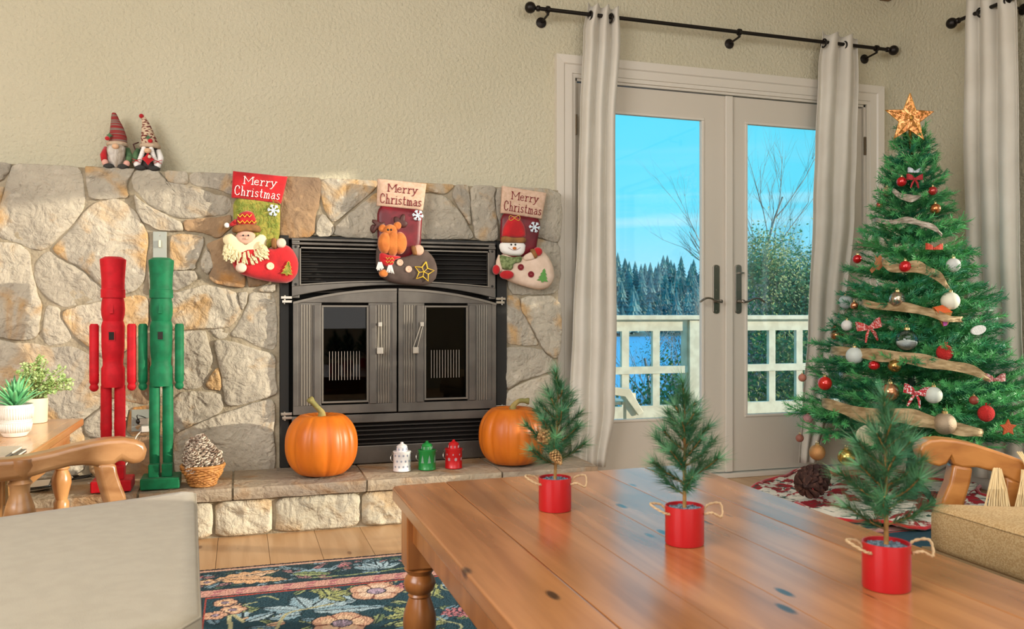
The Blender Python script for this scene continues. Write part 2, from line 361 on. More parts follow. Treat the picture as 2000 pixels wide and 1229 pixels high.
# ================================================================ CHIMNEY BREAST
YS = 3.767                      # mean stone face
xs1 = onY(1093, 0, YS).x; ZT = 1.457
def stonemat(name, cols, bump=1.0):
    m = bpy.data.materials.new(name); m.use_nodes = True; t = m.node_tree; n = t.nodes; l = t.links.new; b = n['Principled BSDF']; b.inputs['Roughness'].default_value = .82; b.inputs['Specular IOR Level'].default_value = .3
    co = n.new('ShaderNodeTexCoord'); oi = n.new('ShaderNodeObjectInfo'); cx = n.new('ShaderNodeCombineXYZ'); sv = n.new('ShaderNodeVectorMath'); sv.operation = 'SCALE'; sv.inputs[3].default_value = 9; va = n.new('ShaderNodeVectorMath')
    for i in range(3): l(oi.outputs['Random'], cx.inputs[i])
    l(cx.outputs[0], sv.inputs[0]); l(co.outputs['Object'], va.inputs[0]); l(sv.outputs[0], va.inputs[1])
    def nz(s, d=5, dist=.3):
        z = n.new('ShaderNodeTexNoise'); z.inputs['Scale'].default_value = s; z.inputs['Detail'].default_value = d; z.inputs['Distortion'].default_value = dist; l(va.outputs[0], z.inputs['Vector']); return z.outputs['Fac']
    def ramp(f, a, b2, ca, cb):
        r = n.new('ShaderNodeValToRGB'); l(f, r.inputs[0]); r.color_ramp.elements[0].position = a; r.color_ramp.elements[1].position = b2; r.color_ramp.elements[0].color = ca; r.color_ramp.elements[1].color = cb; return r.outputs[0]
    def mixc(f, a, b2):
        x_ = n.new('ShaderNodeMixRGB'); l(f, x_.inputs[0]); l(a, x_.inputs[1]) if not isinstance(a, tuple) else setattr(x_.inputs[1], 'default_value', a)
        if isinstance(b2, tuple): x_.inputs[2].default_value = b2
        else: l(b2, x_.inputs[2])
        return x_.outputs[0]
    W, K = (1, 1, 1, 1), (0, 0, 0, 1)
    base = ramp(nz(3.2), .35, .65, srgb(cols[0]), srgb(cols[1]))
    mm = n.new('ShaderNodeMapRange'); l(oi.outputs['Random'], mm.inputs[0]); mm.inputs[3].default_value = -.10; mm.inputs[4].default_value = .10
    ad = n.new('ShaderNodeMath'); l(nz(5.5, 4, .8), ad.inputs[0]); l(mm.outputs[0], ad.inputs[1])
    c = mixc(ramp(ad.outputs[0], .54, .68, K, (.85, .85, .85, 1)), base, srgb(cols[2]))
    c = mixc(ramp(nz(26, 6), .58, .72, K, (.55, .55, .55, 1)), c, srgb(cols[3]))
    c = mixc(ramp(nz(60, 6), .6, .75, K, (.35, .35, .35, 1)), c, srgb('5f584c'))
    h = n.new('ShaderNodeHueSaturation'); m2 = n.new('ShaderNodeMapRange'); l(oi.outputs['Random'], m2.inputs[0]); m2.inputs[3].default_value = .88; m2.inputs[4].default_value = 1.10; l(m2.outputs[0], h.inputs['Value']); l(c, h.inputs['Color']); l(h.outputs[0], b.inputs['Base Color'])
    a1 = n.new('ShaderNodeMath'); a1.operation = 'MULTIPLY_ADD'; l(nz(40, 8), a1.inputs[0]); a1.inputs[1].default_value = .55; l(nz(14, 6, 1.2), a1.inputs[2])
    bp = n.new('ShaderNodeBump'); bp.inputs['Strength'].default_value = bump; bp.inputs['Distance'].default_value = .016; l(a1.outputs[0], bp.inputs['Height']); l(bp.outputs[0], b.inputs['Normal'])
    return m
M_stone = stonemat('field_stone', ('c2b8a4', 'a29a8b', 'bd9763', 'd6ccb9'), 1.2)
M_stone_o = stonemat('ochre_stone', ('a88a68', '87705a', 'b27f45', 'c8a67c'), .8)
M_stone_h = stonemat('hearth_stone', ('cfc6b0', 'b0a894', 'bda27c', 'dad2be'), 1.2)
M_slab = stonemat('hearth_slab_stone', ('b3a48c', '96897a', 'a88660', 'c2b49d'), .7)
M_mortar = mat('mortar', 'a79b84', .95, c2='8c8069', ns=9, bump=1, bs=70, bd=.006)
cb = thing('stone_chimney_breast', 'wide fieldstone chimney breast of irregular tan and ochre stones around the fireplace', 'fireplace wall', (.3, YW, 0))
ins0 = onY(546, 0, YS).x; ins1 = onY(989, 0, YS).x; ZI = 1.205
core = MB(); yc = YS+.004; core.box(-1.9, ins0, yc, YW, 0, ZT-.004); core.box(ins1, xs1-.006, yc, YW, 0, ZT-.004); core.box(ins0, ins1, yc, YW, ZI, ZT-.004)
core.build('mortar', M_mortar, cb)
STONES = [
 [(-50,314),(23,318),(16,337),(3,352),(-50,375)], [(-50,380),(7,361),(3,382),(-2,400),(-50,418)], [(-80,424),(-12,408),(-9,464),(-80,470)],
 [(24,321),(91,321),(147,325),(158,335),(163,365),(166,394),(159,413),(145,434),(122,455),(98,479),(81,489),(62,486),(32,472),(-5,464),(-8,420),(5,390),(13,360),(18,338)],
 [(168,323),(262,327),(258,338),(249,352),(245,366),(251,385),(228,387),(176,390),(172,365),(169,341)],
 [(184,398),(207,392),(228,389),(243,397),(262,411),(277,436),(286,455),(289,471),(285,495),(283,520),(280,548),(268,564),(245,573),(222,575),(200,560),(176,536),(152,518),(122,505),(101,487),(122,466),(150,440),(160,421)],
 [(96,491),(118,508),(148,522),(172,540),(197,563),(219,578),(195,588),(155,594),(125,600),(108,592),(85,574),(72,556),(67,540),(70,518),(80,500)],
 [(-40,473),(24,476),(41,479),(51,489),(59,500),(59,513),(62,535),(68,552),(71,574),(81,594),(77,626),(75,648),(67,661),(33,664),(16,660),(-40,650)],
 [(90,597),(119,603),(116,620),(125,631),(140,657),(130,669),(98,674),(93,674),(84,657),(86,627)],
 [(127,607),(155,598),(195,592),(240,581),(275,577),(288,585),(290,610),(288,640),(268,655),(258,668),(240,688),(205,698),(182,681),(155,664),(142,650),(128,628),(122,618)],
 [(-40,656),(15,668),(30,671),(66,672),(98,681),(130,676),(155,683),(180,698),(192,720),(197,760),(198,793),(175,808),(166,820),(140,835),(60,842),(-40,842)],
 [(208,703),(240,694),(258,680),(268,672),(275,690),(290,700),(292,745),(292,789),(270,788),(235,780),(210,775),(203,740)],
 [(165,824),(185,808),(200,799),(212,785),(235,787),(250,796),(246,820),(238,850),(200,858),(170,850)],
 [(240,858),(300,853),(335,860),(338,900),(335,925),(250,932),(180,935),(170,870),(205,865)], [(-40,848),(60,848),(140,842),(163,830),(165,935),(60,940),(-40,940)],
 [(255,797),(292,793),(330,795),(333,848),(300,849),(247,852)],
 [(336,458),(396,461),(397,476),(391,495),(380,516),(380,525),(348,527),(334,527),(333,500),(334,475)],
 [(333,531),(378,529),(388,543),(374,552),(345,567),(333,568)], [(292,505),(328,505),(328,570),(292,575)], [(294,581),(329,577),(330,640),(295,645)], [(295,650),(332,650),(333,760),(296,785)],
 [(264,332),(313,332),(311,346),(322,354),(364,363),(396,370),(414,378),(448,385),(452,400),(446,415),(430,421),(396,423),(356,427),(325,416),(292,402),(270,376),(260,370),(258,345)],
 [(262,379),(274,391),(298,408),(325,421),(346,431),(353,432),(357,452),(331,450),(310,449),(296,442),(279,431),(268,413)],
 [(358,431),(396,427),(430,425),(450,418),(452,440),(446,450),(424,466),(406,456),(396,453),(362,452)],
 [(322,333),(361,334),(367,343),(367,359),(346,357),(326,352)],
 [(371,336),(452,337),(520,341),(540,345),(540,395),(452,381),(435,372),(395,365),(373,360)],
 [(402,486),(412,498),(417,520),(407,535),(400,532),(391,516)],
 [(404,478),(426,470),(455,455),(480,480),(477,538),(479,561),(453,558),(421,553),(406,540),(418,522),(413,496)],
 [(483,470),(540,474),(537,548),(505,558),(482,560)], [(505,564),(536,554),(536,571),(508,569)],
 [(456,389),(500,396),(540,400),(540,470),(483,466),(458,450)],
 [(333,573),(350,571),(390,561),(405,557),(460,571),(463,584),(471,605),(460,626),(447,638),(431,640),(406,641),(380,643),(345,645),(333,640)],
 [(466,572),(484,571),(480,594),(473,605),(468,591)],
 [(489,572),(532,575),(538,594),(541,640),(538,684),(510,678),(494,672),(478,661),(448,655),(462,640),(476,615),(485,594)],
 [(411,645),(445,641),(443,652),(438,660),(425,660),(414,648)],
 [(338,650),(401,646),(405,660),(408,680),(416,700),(404,729),(398,749),(388,757),(370,760),(350,755),(338,745)],
 [(420,665),(441,665),(470,673),(500,684),(535,692),(537,720),(536,740),(542,766),(528,773),(500,781),(470,790),(442,792),(438,770),(434,740),(430,715),(422,690)],
 [(425,716),(430,733),(432,762),(414,760),(401,752),(411,737)],
 [(339,766),(430,767),(435,790),(433,803),(414,813),(385,825),(365,836),(339,848)],
 [(342,852),(360,841),(381,832),(414,817),(446,806),(480,795),(500,787),(535,779),(536,815),(532,845),(536,878),(536,920),(520,922),(430,928),(342,932),(340,880)],
 [(545,346),(622,346),(627,360),(622,400),(615,420),(614,462),(560,464),(545,464)],
 [(630,347),(735,351),(735,368),(691,402),(660,429),(648,432),(633,405),(628,375)],
 [(630,416),(654,447),(645,461),(618,461),(621,435)], [(735,376),(760,380),(760,466),(652,462),(660,437),(700,405)],
 [(740,352),(838,357),(889,360),(877,374),(865,380),(835,375),(740,372)],
 [(765,379),(835,380),(870,384),(901,420),(925,462),(915,468),(826,466),(765,466)],
 [(893,360),(914,362),(916,390),(920,445),(902,415),(882,382)],
 [(920,362),(968,365),(962,390),(970,440),(972,470),(930,469),(925,445),(920,395)],
 [(972,366),(1093,370),(1096,420),(1092,472),(1075,472),(1055,463),(985,455),(970,420),(968,385)],
 [(988,462),(1060,469),(1093,476),(1094,530),(1090,573),(1040,575),(993,573),(990,500)],
 [(1018,581),(1092,579),(1095,665),(1090,692),(1083,700),(1065,688),(1056,672),(1040,640),(1022,612),(1019,600)],
 [(988,578),(1014,580),(1016,600),(1030,630),(1050,668),(1052,674),(1030,674),(992,671),(987,650)],
 [(990,678),(1052,680),(1083,706),(1088,722),(1060,730),(1036,737),(1014,746),(993,760),(984,750),(984,695)],
 [(988,768),(1016,752),(1040,743),(1088,728),(1094,800),(1094,925),(1000,925),(992,850),(987,800)]]
OCH = {11, 13, 23, 27, 28, 40, 15}
def relief(amp, sc_, seed):
    def f(q, t): return (noise.noise(Vector((q.x*sc_+seed, seed*1.7, q.z*sc_)))*amp+noise.noise(Vector((q.x*sc_*3.1, seed, q.z*sc_*3.1)))*amp*.5+noise.noise(Vector((q.x*sc_*8, seed*2, q.z*sc_*8)))*amp*.28)*min(1, t*5+.3)
    return f
for i, s in enumerate(STONES):
    pr_ = R.uniform(-.004, .012)
    pts = resample(chaikin(s, 1), 64)
    pts = [(a+noise.noise(Vector((a*.08, b*.08, i)))*1.6, b+noise.noise(Vector((a*.08, b*.08, i+50)))*1.6) for a, b in pts]
    mx_, my_ = sum(a for a, b in pts)/len(pts), sum(b for a, b in pts)/len(pts)
    P = [onY(a+(a-mx_)/max(8, math.hypot(a-mx_, b-my_))*1.7, b+(b-my_)/max(8, math.hypot(a-mx_, b-my_))*1.7, YS) for a, b in pts]
    for p in P: p.z = min(p.z, ZT)
    MB().pillow([p+FRONT*pr_ for p in P], FRONT, .007, .03, (0, .02, .06, .12, .2, .3, .42, .56, .7, .85), relief(.010, 9, i*3.3)).build('stone', M_stone_o if i in OCH else M_stone, cb, smooth=True)
# ---- raised hearth
ZH = .2; YH = 3.40
hx1 = onY(1150, 900, 3.5).x
hb = thing('raised_hearth', 'low stone hearth step with worn flagstone slabs under the fireplace', 'hearth', (.2, YH, 0))
MB().box(-1.9, hx1-.04, YH+.045, YW-.005, 0, ZH-.056).box(-1.9, hx1-.01, YH+.014, YW-.03, ZH-.05, ZH-.005).build('mortar', M_mortar, hb)
jx = [-1.9, -1.25, -.75, -.36, onZ(455, 940, ZH).x, onZ(712, 930, ZH).x, 1.05, hx1]
for i in range(len(jx)-1):
    a, b = jx[i]+.004, jx[i+1]-.004; n = 10; s = MB(); zt = []
    nx, ny = 12, 6; v = []
    for j in range(ny+1):
        for k_ in range(nx+1):
            xx = a+(b-a)*k_/nx; yy = YH+(YW-.02-YH)*j/ny
            e = noise.noise(Vector((xx*9, yy*9, 3)))
            v.append((xx, yy-(0 if j else .006+.006*noise.noise(Vector((xx*14, 0, 1)))), ZH+e*.0025-(.004 if j == 0 else 0)))
    f = [(j*(nx+1)+k_, j*(nx+1)+k_+1, (j+1)*(nx+1)+k_+1, (j+1)*(nx+1)+k_) for j in range(ny) for k_ in range(nx)]
    m_ = len(v)
    for r_, (dy, dz) in enumerate(((-.006, -.018), (.0, -.036), (.008, -.052))):
        for k_ in range(nx+1):
            xx = a+(b-a)*k_/nx; v.append((xx, YH+dy+.008*noise.noise(Vector((xx*11, dz*60, 5))), ZH+dz+.003*noise.noise(Vector((xx*12, 7, dz*30)))))
    rows = [0, m_, m_+nx+1, m_+2*(nx+1)]
    for q in range(3):
        for k_ in range(nx): f.append((rows[q]+k_, rows[q+1]+k_, rows[q+1]+k_+1, rows[q]+k_+1))
    # ends and underside
    v += [(a, YW-.02, ZH-.052), (b, YW-.02, ZH-.052)]; e0 = len(v)-2
    f.append(tuple([rows[3]+k_ for k_ in range(nx+1)]+[e0+1, e0]))
    f.append(tuple([j*(nx+1) for j in range(ny, -1, -1)]+[rows[1], rows[2], rows[3], e0])); f.append(tuple([j*(nx+1)+nx for j in range(ny+1)]+[e0+1, rows[3]+nx, rows[2]+nx, rows[1]+nx])); f.append((ny*(nx+1), ny*(nx+1)+nx, e0+1, e0))
    s.add(v, f); s.build('slab', M_slab, hb, smooth=True, autos=True)
fx = [-1.9, -1.45, -1.0, -.62, -.32, onY(417, 1000, YH+.03).x, onY(534, 1000, YH+.03).x, onY(705, 1000, YH+.03).x, onY(793, 1000, YH+.03).x, 1.05, 1.36, hx1-.035]
for i in range(len(fx)-1):
    a, b = fx[i]+.006, fx[i+1]-.006; t = R.uniform(-.01, .01)
    P = [(a, 0, .006), (a+t, 0, .07), (a, 0, .142), ((a+b)/2, 0, .144), (b, 0, .142), (b+t, 0, .07), (b, 0, .006), ((a+b)/2, 0, .004)]
    q = resample(chaikin([(p[0], p[2]) for p in P], 1), 36)
    MB().pillow([(p[0], YH+.035, p[1]) for p in q], FRONT, .014, .03, (0, .06, .14, .3, .5, .75), relief(.016, 16, i*2.1+40)).build('stone', M_stone_h, hb, smooth=True)
# ================================================================ FIREPLACE INSERT
YI = 3.735
M_iron = mat('pewter_cast_iron', '6f6a63', .42, .7, c2='605b55', ns=7, bump=.25, bs=140, bd=.001)
M_iron2 = mat('pale_pewter_iron', '7b756c', .4, .75)  # slightly lighter tone for beads, rims and reeding
M_black = mat('black_iron', '17150f', .6)
M_soot_shade = mat('soot_and_shade_black', '211c18', .9)  # soot on the firebox back, painted shade in vents and nutcracker holes
M_silver = mat('polished_handle_metal', 'b5aea2', .28, .9)
M_fglass = glassmat('smoked_fire_glass', (.20, .19, .18), .6)
X = lambda px: onY(px, 0, YI).x
x0, x1 = X(570), X(968); xc = X(775)
zz_ = lambda py: CH+(614.5-py)*(YI/(CT+.1364*ST))/F
fp = thing('fireplace_insert', 'grey cast iron fireplace insert with arched double glass doors and louvred vents', 'fireplace', (xc, YI, ZH))
sr = MB(); bk = YW-.012
sr.box(ins0+.002, x0-.012, YI+.02, bk, ZH+.002, ZI-.004); sr.box(x1+.012, ins1-.002, YI+.02, bk, ZH+.002, ZI-.004); sr.box(x0-.012, x1+.012, bk-.006, bk, ZH+.002, ZI-.004); sr.box(x0-.012, x1+.012, YI+.03, bk, ZI-.02, ZI-.004)
sr.build('black_surround', M_black, fp)
zt, zv1, zd0, zb1, zb0 = zz_(470), zz_(487), zz_(803), zz_(818), ZH+.004
def arch(x, base, rise): u = (x-xc)/((x1-x0)/2); return base+rise*(1-u*u)
# hood frame: top bar, sides, arched bar
hf = MB(); fr_ = .026
hf.box(x0, x1, YI, YI+.03, zt-.012, zt); hf.box(x0, x1, YI-.008, YI+.03, zt-.03, zt-.018); hf.box(x0, x0+.032, YI, YI+.03, zz_(575)-.02, zt-.01); hf.box(x1-.032, x1, YI, YI+.03, zz_(575)-.02, zt-.01)
N_ = 24; xs = [x0+(x1-x0)*k_/N_ for k_ in range(N_+1)]
def band(m, f0, f1, ya, yb, xs):
    v = []
    for x_ in xs: v += [(x_, ya, f0(x_)), (x_, ya, f1(x_)), (x_, yb, f1(x_)), (x_, yb, f0(x_))]
    f = []
    for k_ in range(len(xs)-1):
        for j in range(4): f.append((k_*4+j, (k_+1)*4+j, (k_+1)*4+(j+1) % 4, k_*4+(j+1) % 4))
    f += [(0, 1, 2, 3), tuple(len(v)-4+j for j in (3, 2, 1, 0))]; m.add(v, f)
zA = .935
band(hf, lambda x_: arch(x_, zA, .055), lambda x_: arch(x_, zA+.046, .024), YI-.004, YI+.03, xs)
hf.build('hood_frame', M_iron, fp, bev=.003)
bd = MB(); bd.box(x0+.032, x0+.038, YI-.004, YI+.02, zA+.05, zv1); bd.box(x1-.038, x1-.032, YI-.004, YI+.02, zA+.05, zv1); bd.box(x0+.032, x1-.032, YI-.004, YI+.02, zv1-.006, zv1); band(bd, lambda x_: arch(x_, zA+.046, .024), lambda x_: arch(x_, zA+.051, .024), YI-.009, YI, xs[1:-1]); bd.build('vent_bead', M_iron2, fp)
for k_ in range(7):
    z_ = zv1-.018-k_*.0215
    xsl = [x_ for x_ in np.linspace(x0+.04, x1-.04, 41) if arch(x_, zA+.051, .024) < z_-.004]
    for seg in (([x_ for x_ in xsl if x_ < xc]), ([x_ for x_ in xsl if x_ >= xc])):
        if len(seg) > 1: MB().prism([(seg[0], YI+.02, z_-.007), (seg[0], YI+.004, z_-.003), (seg[0], YI+.004, z_), (seg[0], YI+.022, z_-.003)], (seg[-1]-seg[0]+(.02 if len(xsl) > 38 and seg[0] < xc else 0), 0, 0)).build('louvre', M_black, fp)
MB().box(x0+.03, x1-.03, YI+.05, YI+.06, zA+.02, zt-.02).build('vent_shadow_box', M_soot_shade, fp)  # dark sheet painting the shade behind the hood louvres
sw = MB()
for xx in (x0+.016, x1-.016):
    for z_ in (zv1-.0, zA+.055): sw.lathe([(.006, 0), (.005, -.003), (0, -.004)], (xx, YI-.0, z_), 10, 'y')
sw.build('screw', M_black, fp)
# doors
zl0 = zd0; RISE = .063; zE = .912
def door(xa, xb, gl, pil_out, pil_in, strips, hinge_left, nm='door'):
    d = MB(); t = .03; ya = YI-.022; yb = YI+.004
    xs = [xa+(xb-xa)*k_/10 for k_ in range(11)]
    gz0, gz1 = zz_(783), zz_(597)
    pz0, pz1 = zz_(786), zz_(596)
    band(d, lambda x_: gz1+.012, lambda x_: arch(x_, zE, RISE), ya, yb, xs)
    d.box(xa, xb, ya, yb, zl0, gz0-.008); d.box(xa, gl[0], ya+.006, yb, gz0-.008, gz1+.012); d.box(gl[1], xb, ya+.006, yb, gz0-.008, gz1+.012)
    d.box(xa, xa+.02, ya, yb, gz0-.008, gz1+.012); d.box(xb-.02, xb, ya, yb, gz0-.008, gz1+.012)
    o = d.build(nm, M_iron, fp, bev=.002)
    rim = MB(); band(rim, lambda x_: arch(x_, zE-.010, RISE), lambda x_: arch(x_, zE, RISE), ya-.005, ya, xs); rim.build('rim', M_iron2, o)
    for (a, b) in (pil_out, pil_in):
        r_ = MB(); nr = 5; w_ = (b-a)/nr
        for k_ in range(nr): c_ = a+w_*(k_+.5); r_.add(*tube_half(c_, w_*.42, ya+.006, pz0, pz1))
        r_.build('reeded_panel', M_iron2, o)
    for (a, b) in strips: MB().box(a, b, ya-.004, ya+.006, pz0, pz1).build('pilaster', M_iron, o, bev=.002)
    g = MB(); t = .008
    for (a, b, c_, e_) in ((gl[0], gl[0]+t, gz0+t, gz1-t), (gl[1]-t, gl[1], gz0+t, gz1-t), (gl[0], gl[1], gz0, gz0+t), (gl[0], gl[1], gz1-t, gz1)): g.box(a, b, ya+.002, ya+.014, c_, e_)
    g.build('glass_frame', M_iron2, o, bev=.001)
    MB().box(gl[0], gl[1], YI-.002, YI, gz0, gz1).build('glass_pane', M_fglass, o)
    lines = MB(); gw = gl[1]-gl[0]
    for k_ in range(11):
        xx = gl[0]+gw*(.17+.064*k_); lines.box(xx, xx+.0018, YI-.004, YI-.002, zz_(740), zz_(685))
    lines.build('etched_lines', mat('etched_glass', 'a59c92', .5), o)
    return o
def tube_half(c_, r_, y_, z0_, z1_, n=6):
    v = []; f = []
    for k_ in range(n+1):
        a = PI*k_/n; v += [(c_+r_*math.cos(a), y_-r_*.9*math.sin(a), z0_), (c_+r_*math.cos(a), y_-r_*.9*math.sin(a), z1_)]
    for k_ in range(n): f.append((2*k_, 2*k_+1, 2*k_+3, 2*k_+2))
    f += [tuple(2*k_ for k_ in range(n+1)), tuple(2*k_+1 for k_ in range(n, -1, -1))]
    return v, f
XX = lambda px: onY(px, 0, YI-.02).x
D1 = door(x0+.004, X(773), (XX(628), XX(720)), (XX(586), XX(612)), (XX(737), XX(762)), ((XX(614), XX(626)), (XX(722), XX(735))), True)
D2 = door(X(776.5), x1-.004, (XX(829), XX(914)), (XX(787), XX(812)), (XX(930), XX(953)), ((XX(814), XX(827)), (XX(916), XX(928))), False)
for o, px0, tilt in ((D1, 742, 0), (D2, 818, .014)):
    xh = onY(px0, 0, YI-.05).x; zh0, zh1 = zz_(690), zz_(629); h = MB(); yf = YI-.055
    h.box(xh-.013-tilt, xh+.013-tilt, yf, yf+.02, zh0, zh0+.028); h.box(xh-.008+tilt, xh+.008+tilt, yf, yf+.018, zh1-.02, zh1)
    for s in (-1, 1): h.tube([(xh+s*.009-tilt, yf+.01, zh0+.026), (xh+s*.005+tilt, yf+.01, zh1-.018)], .003, 6)
    h.box(xh-.006-tilt, xh+.006-tilt, yf+.018, YI-.02, zh0+.004, zh0+.02); h.box(xh-.004+tilt, xh+.004+tilt, yf+.016, YI-.02, zh1-.014, zh1-.004)
    h.build('handle', M_silver, o, bev=.002)
# base bar, lower louvres
lo = MB(); lo.box(x0, x1, YI-.008, YI+.03, zb1-.012, zd0-.008); lo.box(x0, x1, YI-.002, YI+.03, zb0, zz_(868)); lo.box(x0, x0+.05, YI, YI+.03, zb0, zb1); lo.box(x1-.05, x1, YI, YI+.03, zb0, zb1)
lo.build('base_frame', M_iron, fp, bev=.003)
for k_ in range(5):
    z_ = zb1-.024-k_*.0195
    MB().prism([(x0+.05, YI+.022, z_-.012), (x0+.05, YI+.0, z_-.006), (x0+.05, YI+.0, z_), (x0+.05, YI+.022, z_-.004)], (x1-x0-.1, 0, 0)).build('louvre', mat('dark_pewter_louvre', '3e3b38', .45, .7), fp)
MB().box(x0+.04, x1-.04, YI+.045, YI+.055, zb0, zb1).build('vent_shadow_box', M_soot_shade, fp)  # blackened sheet stands for the shade behind the lower louvres
for xx, s in ((x0, -1), (x1, 1)):
    for z_ in (zE+.012, zd0-.004):
        h = MB(); h.box(min(xx, xx+s*.045), max(xx, xx+s*.045), YI-.012, YI+.006, z_+.003, z_+.014); h.box(min(xx, xx+s*.04), max(xx, xx+s*.04), YI-.012, YI+.006, z_-.014, z_-.003); h.tube([(xx+s*.03, YI-.004, z_-.02), (xx+s*.03, YI-.004, z_+.018)], .004, 8)
        h.build('hinge', M_silver, fp, bev=.001)
# firebox interior with a log grate
fb = MB(); fb.box(x0+.05, x1-.05, bk-.02, bk-.008, ZH+.2, zA); fb.build('firebox_back', M_soot_shade, fp)
lg = MB(); lg.tube([(x0+.1, bk-.05, .5), (x0+.4, bk-.055, .51)], .026, 10); lg.tube([(xc+.08, bk-.05, .5), (xc+.36, bk-.052, .49)], .024, 10)
lg.build('charred_logs', mat('charred_log', '3a2a20', .9, c2='7a6450', ns=20), fp)
# ================================================================ OUTSIDE
M_lake = mat('lake_water', '8fd2fa', .4, c2='74c4f4', ns=.8, bump=.5, bs=1.2, bd=.08, stretch=(1, 4, 1))
M_ground = mat('shore_ground', '6f7a4a', .95, c2='5d5a3e', ns=.6, bump=1, bs=6, bd=.1)
lk = tag(MB().add([(-400, 30, -5), (500, 30, -5), (500, 420, -5), (-400, 420, -5)], [(0, 1, 2, 3)]).build('lake', M_lake), 'wide blue lake seen through the deck railing', kind='structure')
v = []; f = []; nx, ny = 60, 20
for j in range(ny+1):
    for i in range(nx+1):
        X_ = -20+80*i/nx; Y_ = 7.2+40*j/ny; z = -1.6-3.6*min(1, max(0, (Y_-8-max(0, X_-9)*1.6)/16))+.35*noise.noise(Vector((X_*.3, Y_*.3, 0))); v.append((X_, Y_, z))
for j in range(ny):
    for i in range(nx): A = j*(nx+1)+i; f.append((A, A+1, A+nx+2, A+nx+1))
tag(MB().add(v, f).build('shore_bank', M_ground, None, smooth=True), kind='structure')
# far forested hill
M_hill = mat('hazed_forest_floor', '66888c', 1, c2='748f8c', ns=.05); M_con = mat('hazed_conifer', '5f8286', 1, c2='86a398', ns=.3, rnd=.25);  # distance haze is mixed into the hill and conifer colours
v = []; f = []; nx, ny = 60, 8
def hillz(X_, Y_):
    t = min(1, max(0, (Y_-205)/70)); az = X_/Y_
    return -5+ (13+5*math.sin(az*3+.4)+2.5*noise.noise(Vector((az*14, 0, 3))))*t**.8
for j in range(ny+1):
    for i in range(nx+1): X_ = -160+460*i/nx; Y_ = 203+90*j/ny; v.append((X_, Y_, hillz(X_, Y_)-.3))
for j in range(ny):
    for i in range(nx): A = j*(nx+1)+i; f.append((A, A+1, A+nx+2, A+nx+1))
tag(MB().add(v, f).build('forest_hill', M_hill, None, smooth=True), kind='structure')
def conifer(seed):
    r_ = random.Random(seed); q = MB(); q.tube([(0, 0, 0), (0, 0, 3)], .25, 5)
    n = 9
    for j in range(7):
        t = j/7; z = 1.2+t*9; rr = 2.1*(1-t)**.85+.15; pts = [(rr*(1 if k % 2 else .62)*math.cos(2*PI*k/(2*n)+j)*r_.uniform(.85, 1.1), rr*(1 if k % 2 else .62)*math.sin(2*PI*k/(2*n)+j)*r_.uniform(.85, 1.1), z-.25*(k % 2)) for k in range(2*n)]
        q.add(pts+[(0, 0, z+2.4)], [(k, (k+1) % (2*n), 2*n) for k in range(2*n)])
    return q.build('conifer', M_con)
cons = [conifer(s) for s in (1, 2, 3)]
cnt = 0
for row in range(6):
    for k in range(46):
        px = 960+k*16+R.uniform(-7, 7)+row*5; Y_ = 208+row*13+R.uniform(-3, 3); r_ = ray(px, 600); X_ = r_.x/r_.y*Y_
        c_ = cons[cnt % 3] if cnt < 3 else cons[cnt % 3].copy()
        if cnt >= 3: COL.objects.link(c_)
        c_.location = (X_, Y_, hillz(X_, Y_)-.6); c_.rotation_euler = (0, 0, R.uniform(0, 6)); s_ = R.uniform(.75, 1.25); c_.scale = (s_*1.25, s_*1.25, s_*R.uniform(.75, 1.0)); cnt += 1
        tag(c_, 'haze-tinted blue-green conifer in the forest across the lake', 'tree', 'conifers across the lake')
# bare trees
M_bark = mat('pale_bark', 'b5aaa0', .9, c2='857b72', ns=8, bump=.5, bs=20, bd=.02); M_twig = mat('grey_twig', '8d847c', .9)
def bare(nm, lab, base, h, trunk_r, seed, lean=(0, 0), levels=4, nb=5, spread=.6, leaf=None, leafn=0, lsize=.1, leafm=None):
    rr = random.Random(seed); r = thing(nm, lab, 'tree', base); q = MB(); tips = []
    def grow(p, d, L_, rad, lev):
        pts = [p]; n = 5; dd = d.copy()
        for i in range(n):
            dd = (dd+Vector((rr.uniform(-.16, .16), rr.uniform(-.16, .16), rr.uniform(-.05, .12)))).normalized(); pts.append(pts[-1]+dd*L_/n)
        q.tube(pts, [rad*(1-.55*i/n) for i in range(n+1)], 6 if lev < 2 else 4, cap=False)
        if lev >= levels: tips.extend(pts[2:]); return
        for k in range(nb if lev else nb+2):
            i = rr.randint(2 if lev else 2, n); a = rr.uniform(0, 2*PI); o = dd.orthogonal().normalized(); o.rotate(Matrix.Rotation(a, 3, dd).to_quaternion())
            nd = (dd*(1-spread*.5)+o*spread+Vector((0, 0, .22))).normalized(); grow(pts[i], nd, L_*rr.uniform(.5, .72), rad*(1-.5*i/n)*.55, lev+1)
        if lev: tips.append(pts[-1])
    grow(Vector(base), Vector((lean[0], lean[1], 1)).normalized(), h*.5, trunk_r, 0)
    q.build('branches', M_bark, r)
    if leafn:
        lm = MB()
        for k in range(leafn):
            p = rr.choice(tips)+Vector((rr.gauss(0, .14), rr.gauss(0, .14), rr.gauss(0, .14))); a = Vector((rr.uniform(-1, 1), rr.uniform(-1, 1), rr.uniform(-1, 1))).normalized()*lsize; b = a.orthogonal().normalized()*lsize*.45
            lm.add([p, p+a*.5+b, p+a, p+a*.5-b], [(0, 1, 2, 3)])
        tag(lm.build('leaves', leafm, r), kind='stuff')
    return r
def gb(px, Y_, z): r_ = ray(px, 600); return (r_.x/r_.y*Y_, Y_, z)
M_lf1 = mat('olive_leaf', 'a8b070', .8, c2='84946a', ns=2, rnd=.0); M_lf2 = mat('grey_green_leaf', '8fa098', .8, c2='a3a598', ns=2); M_lf3 = mat('dark_green_leaf', '4f6a3e', .8, c2='74803f', ns=2)
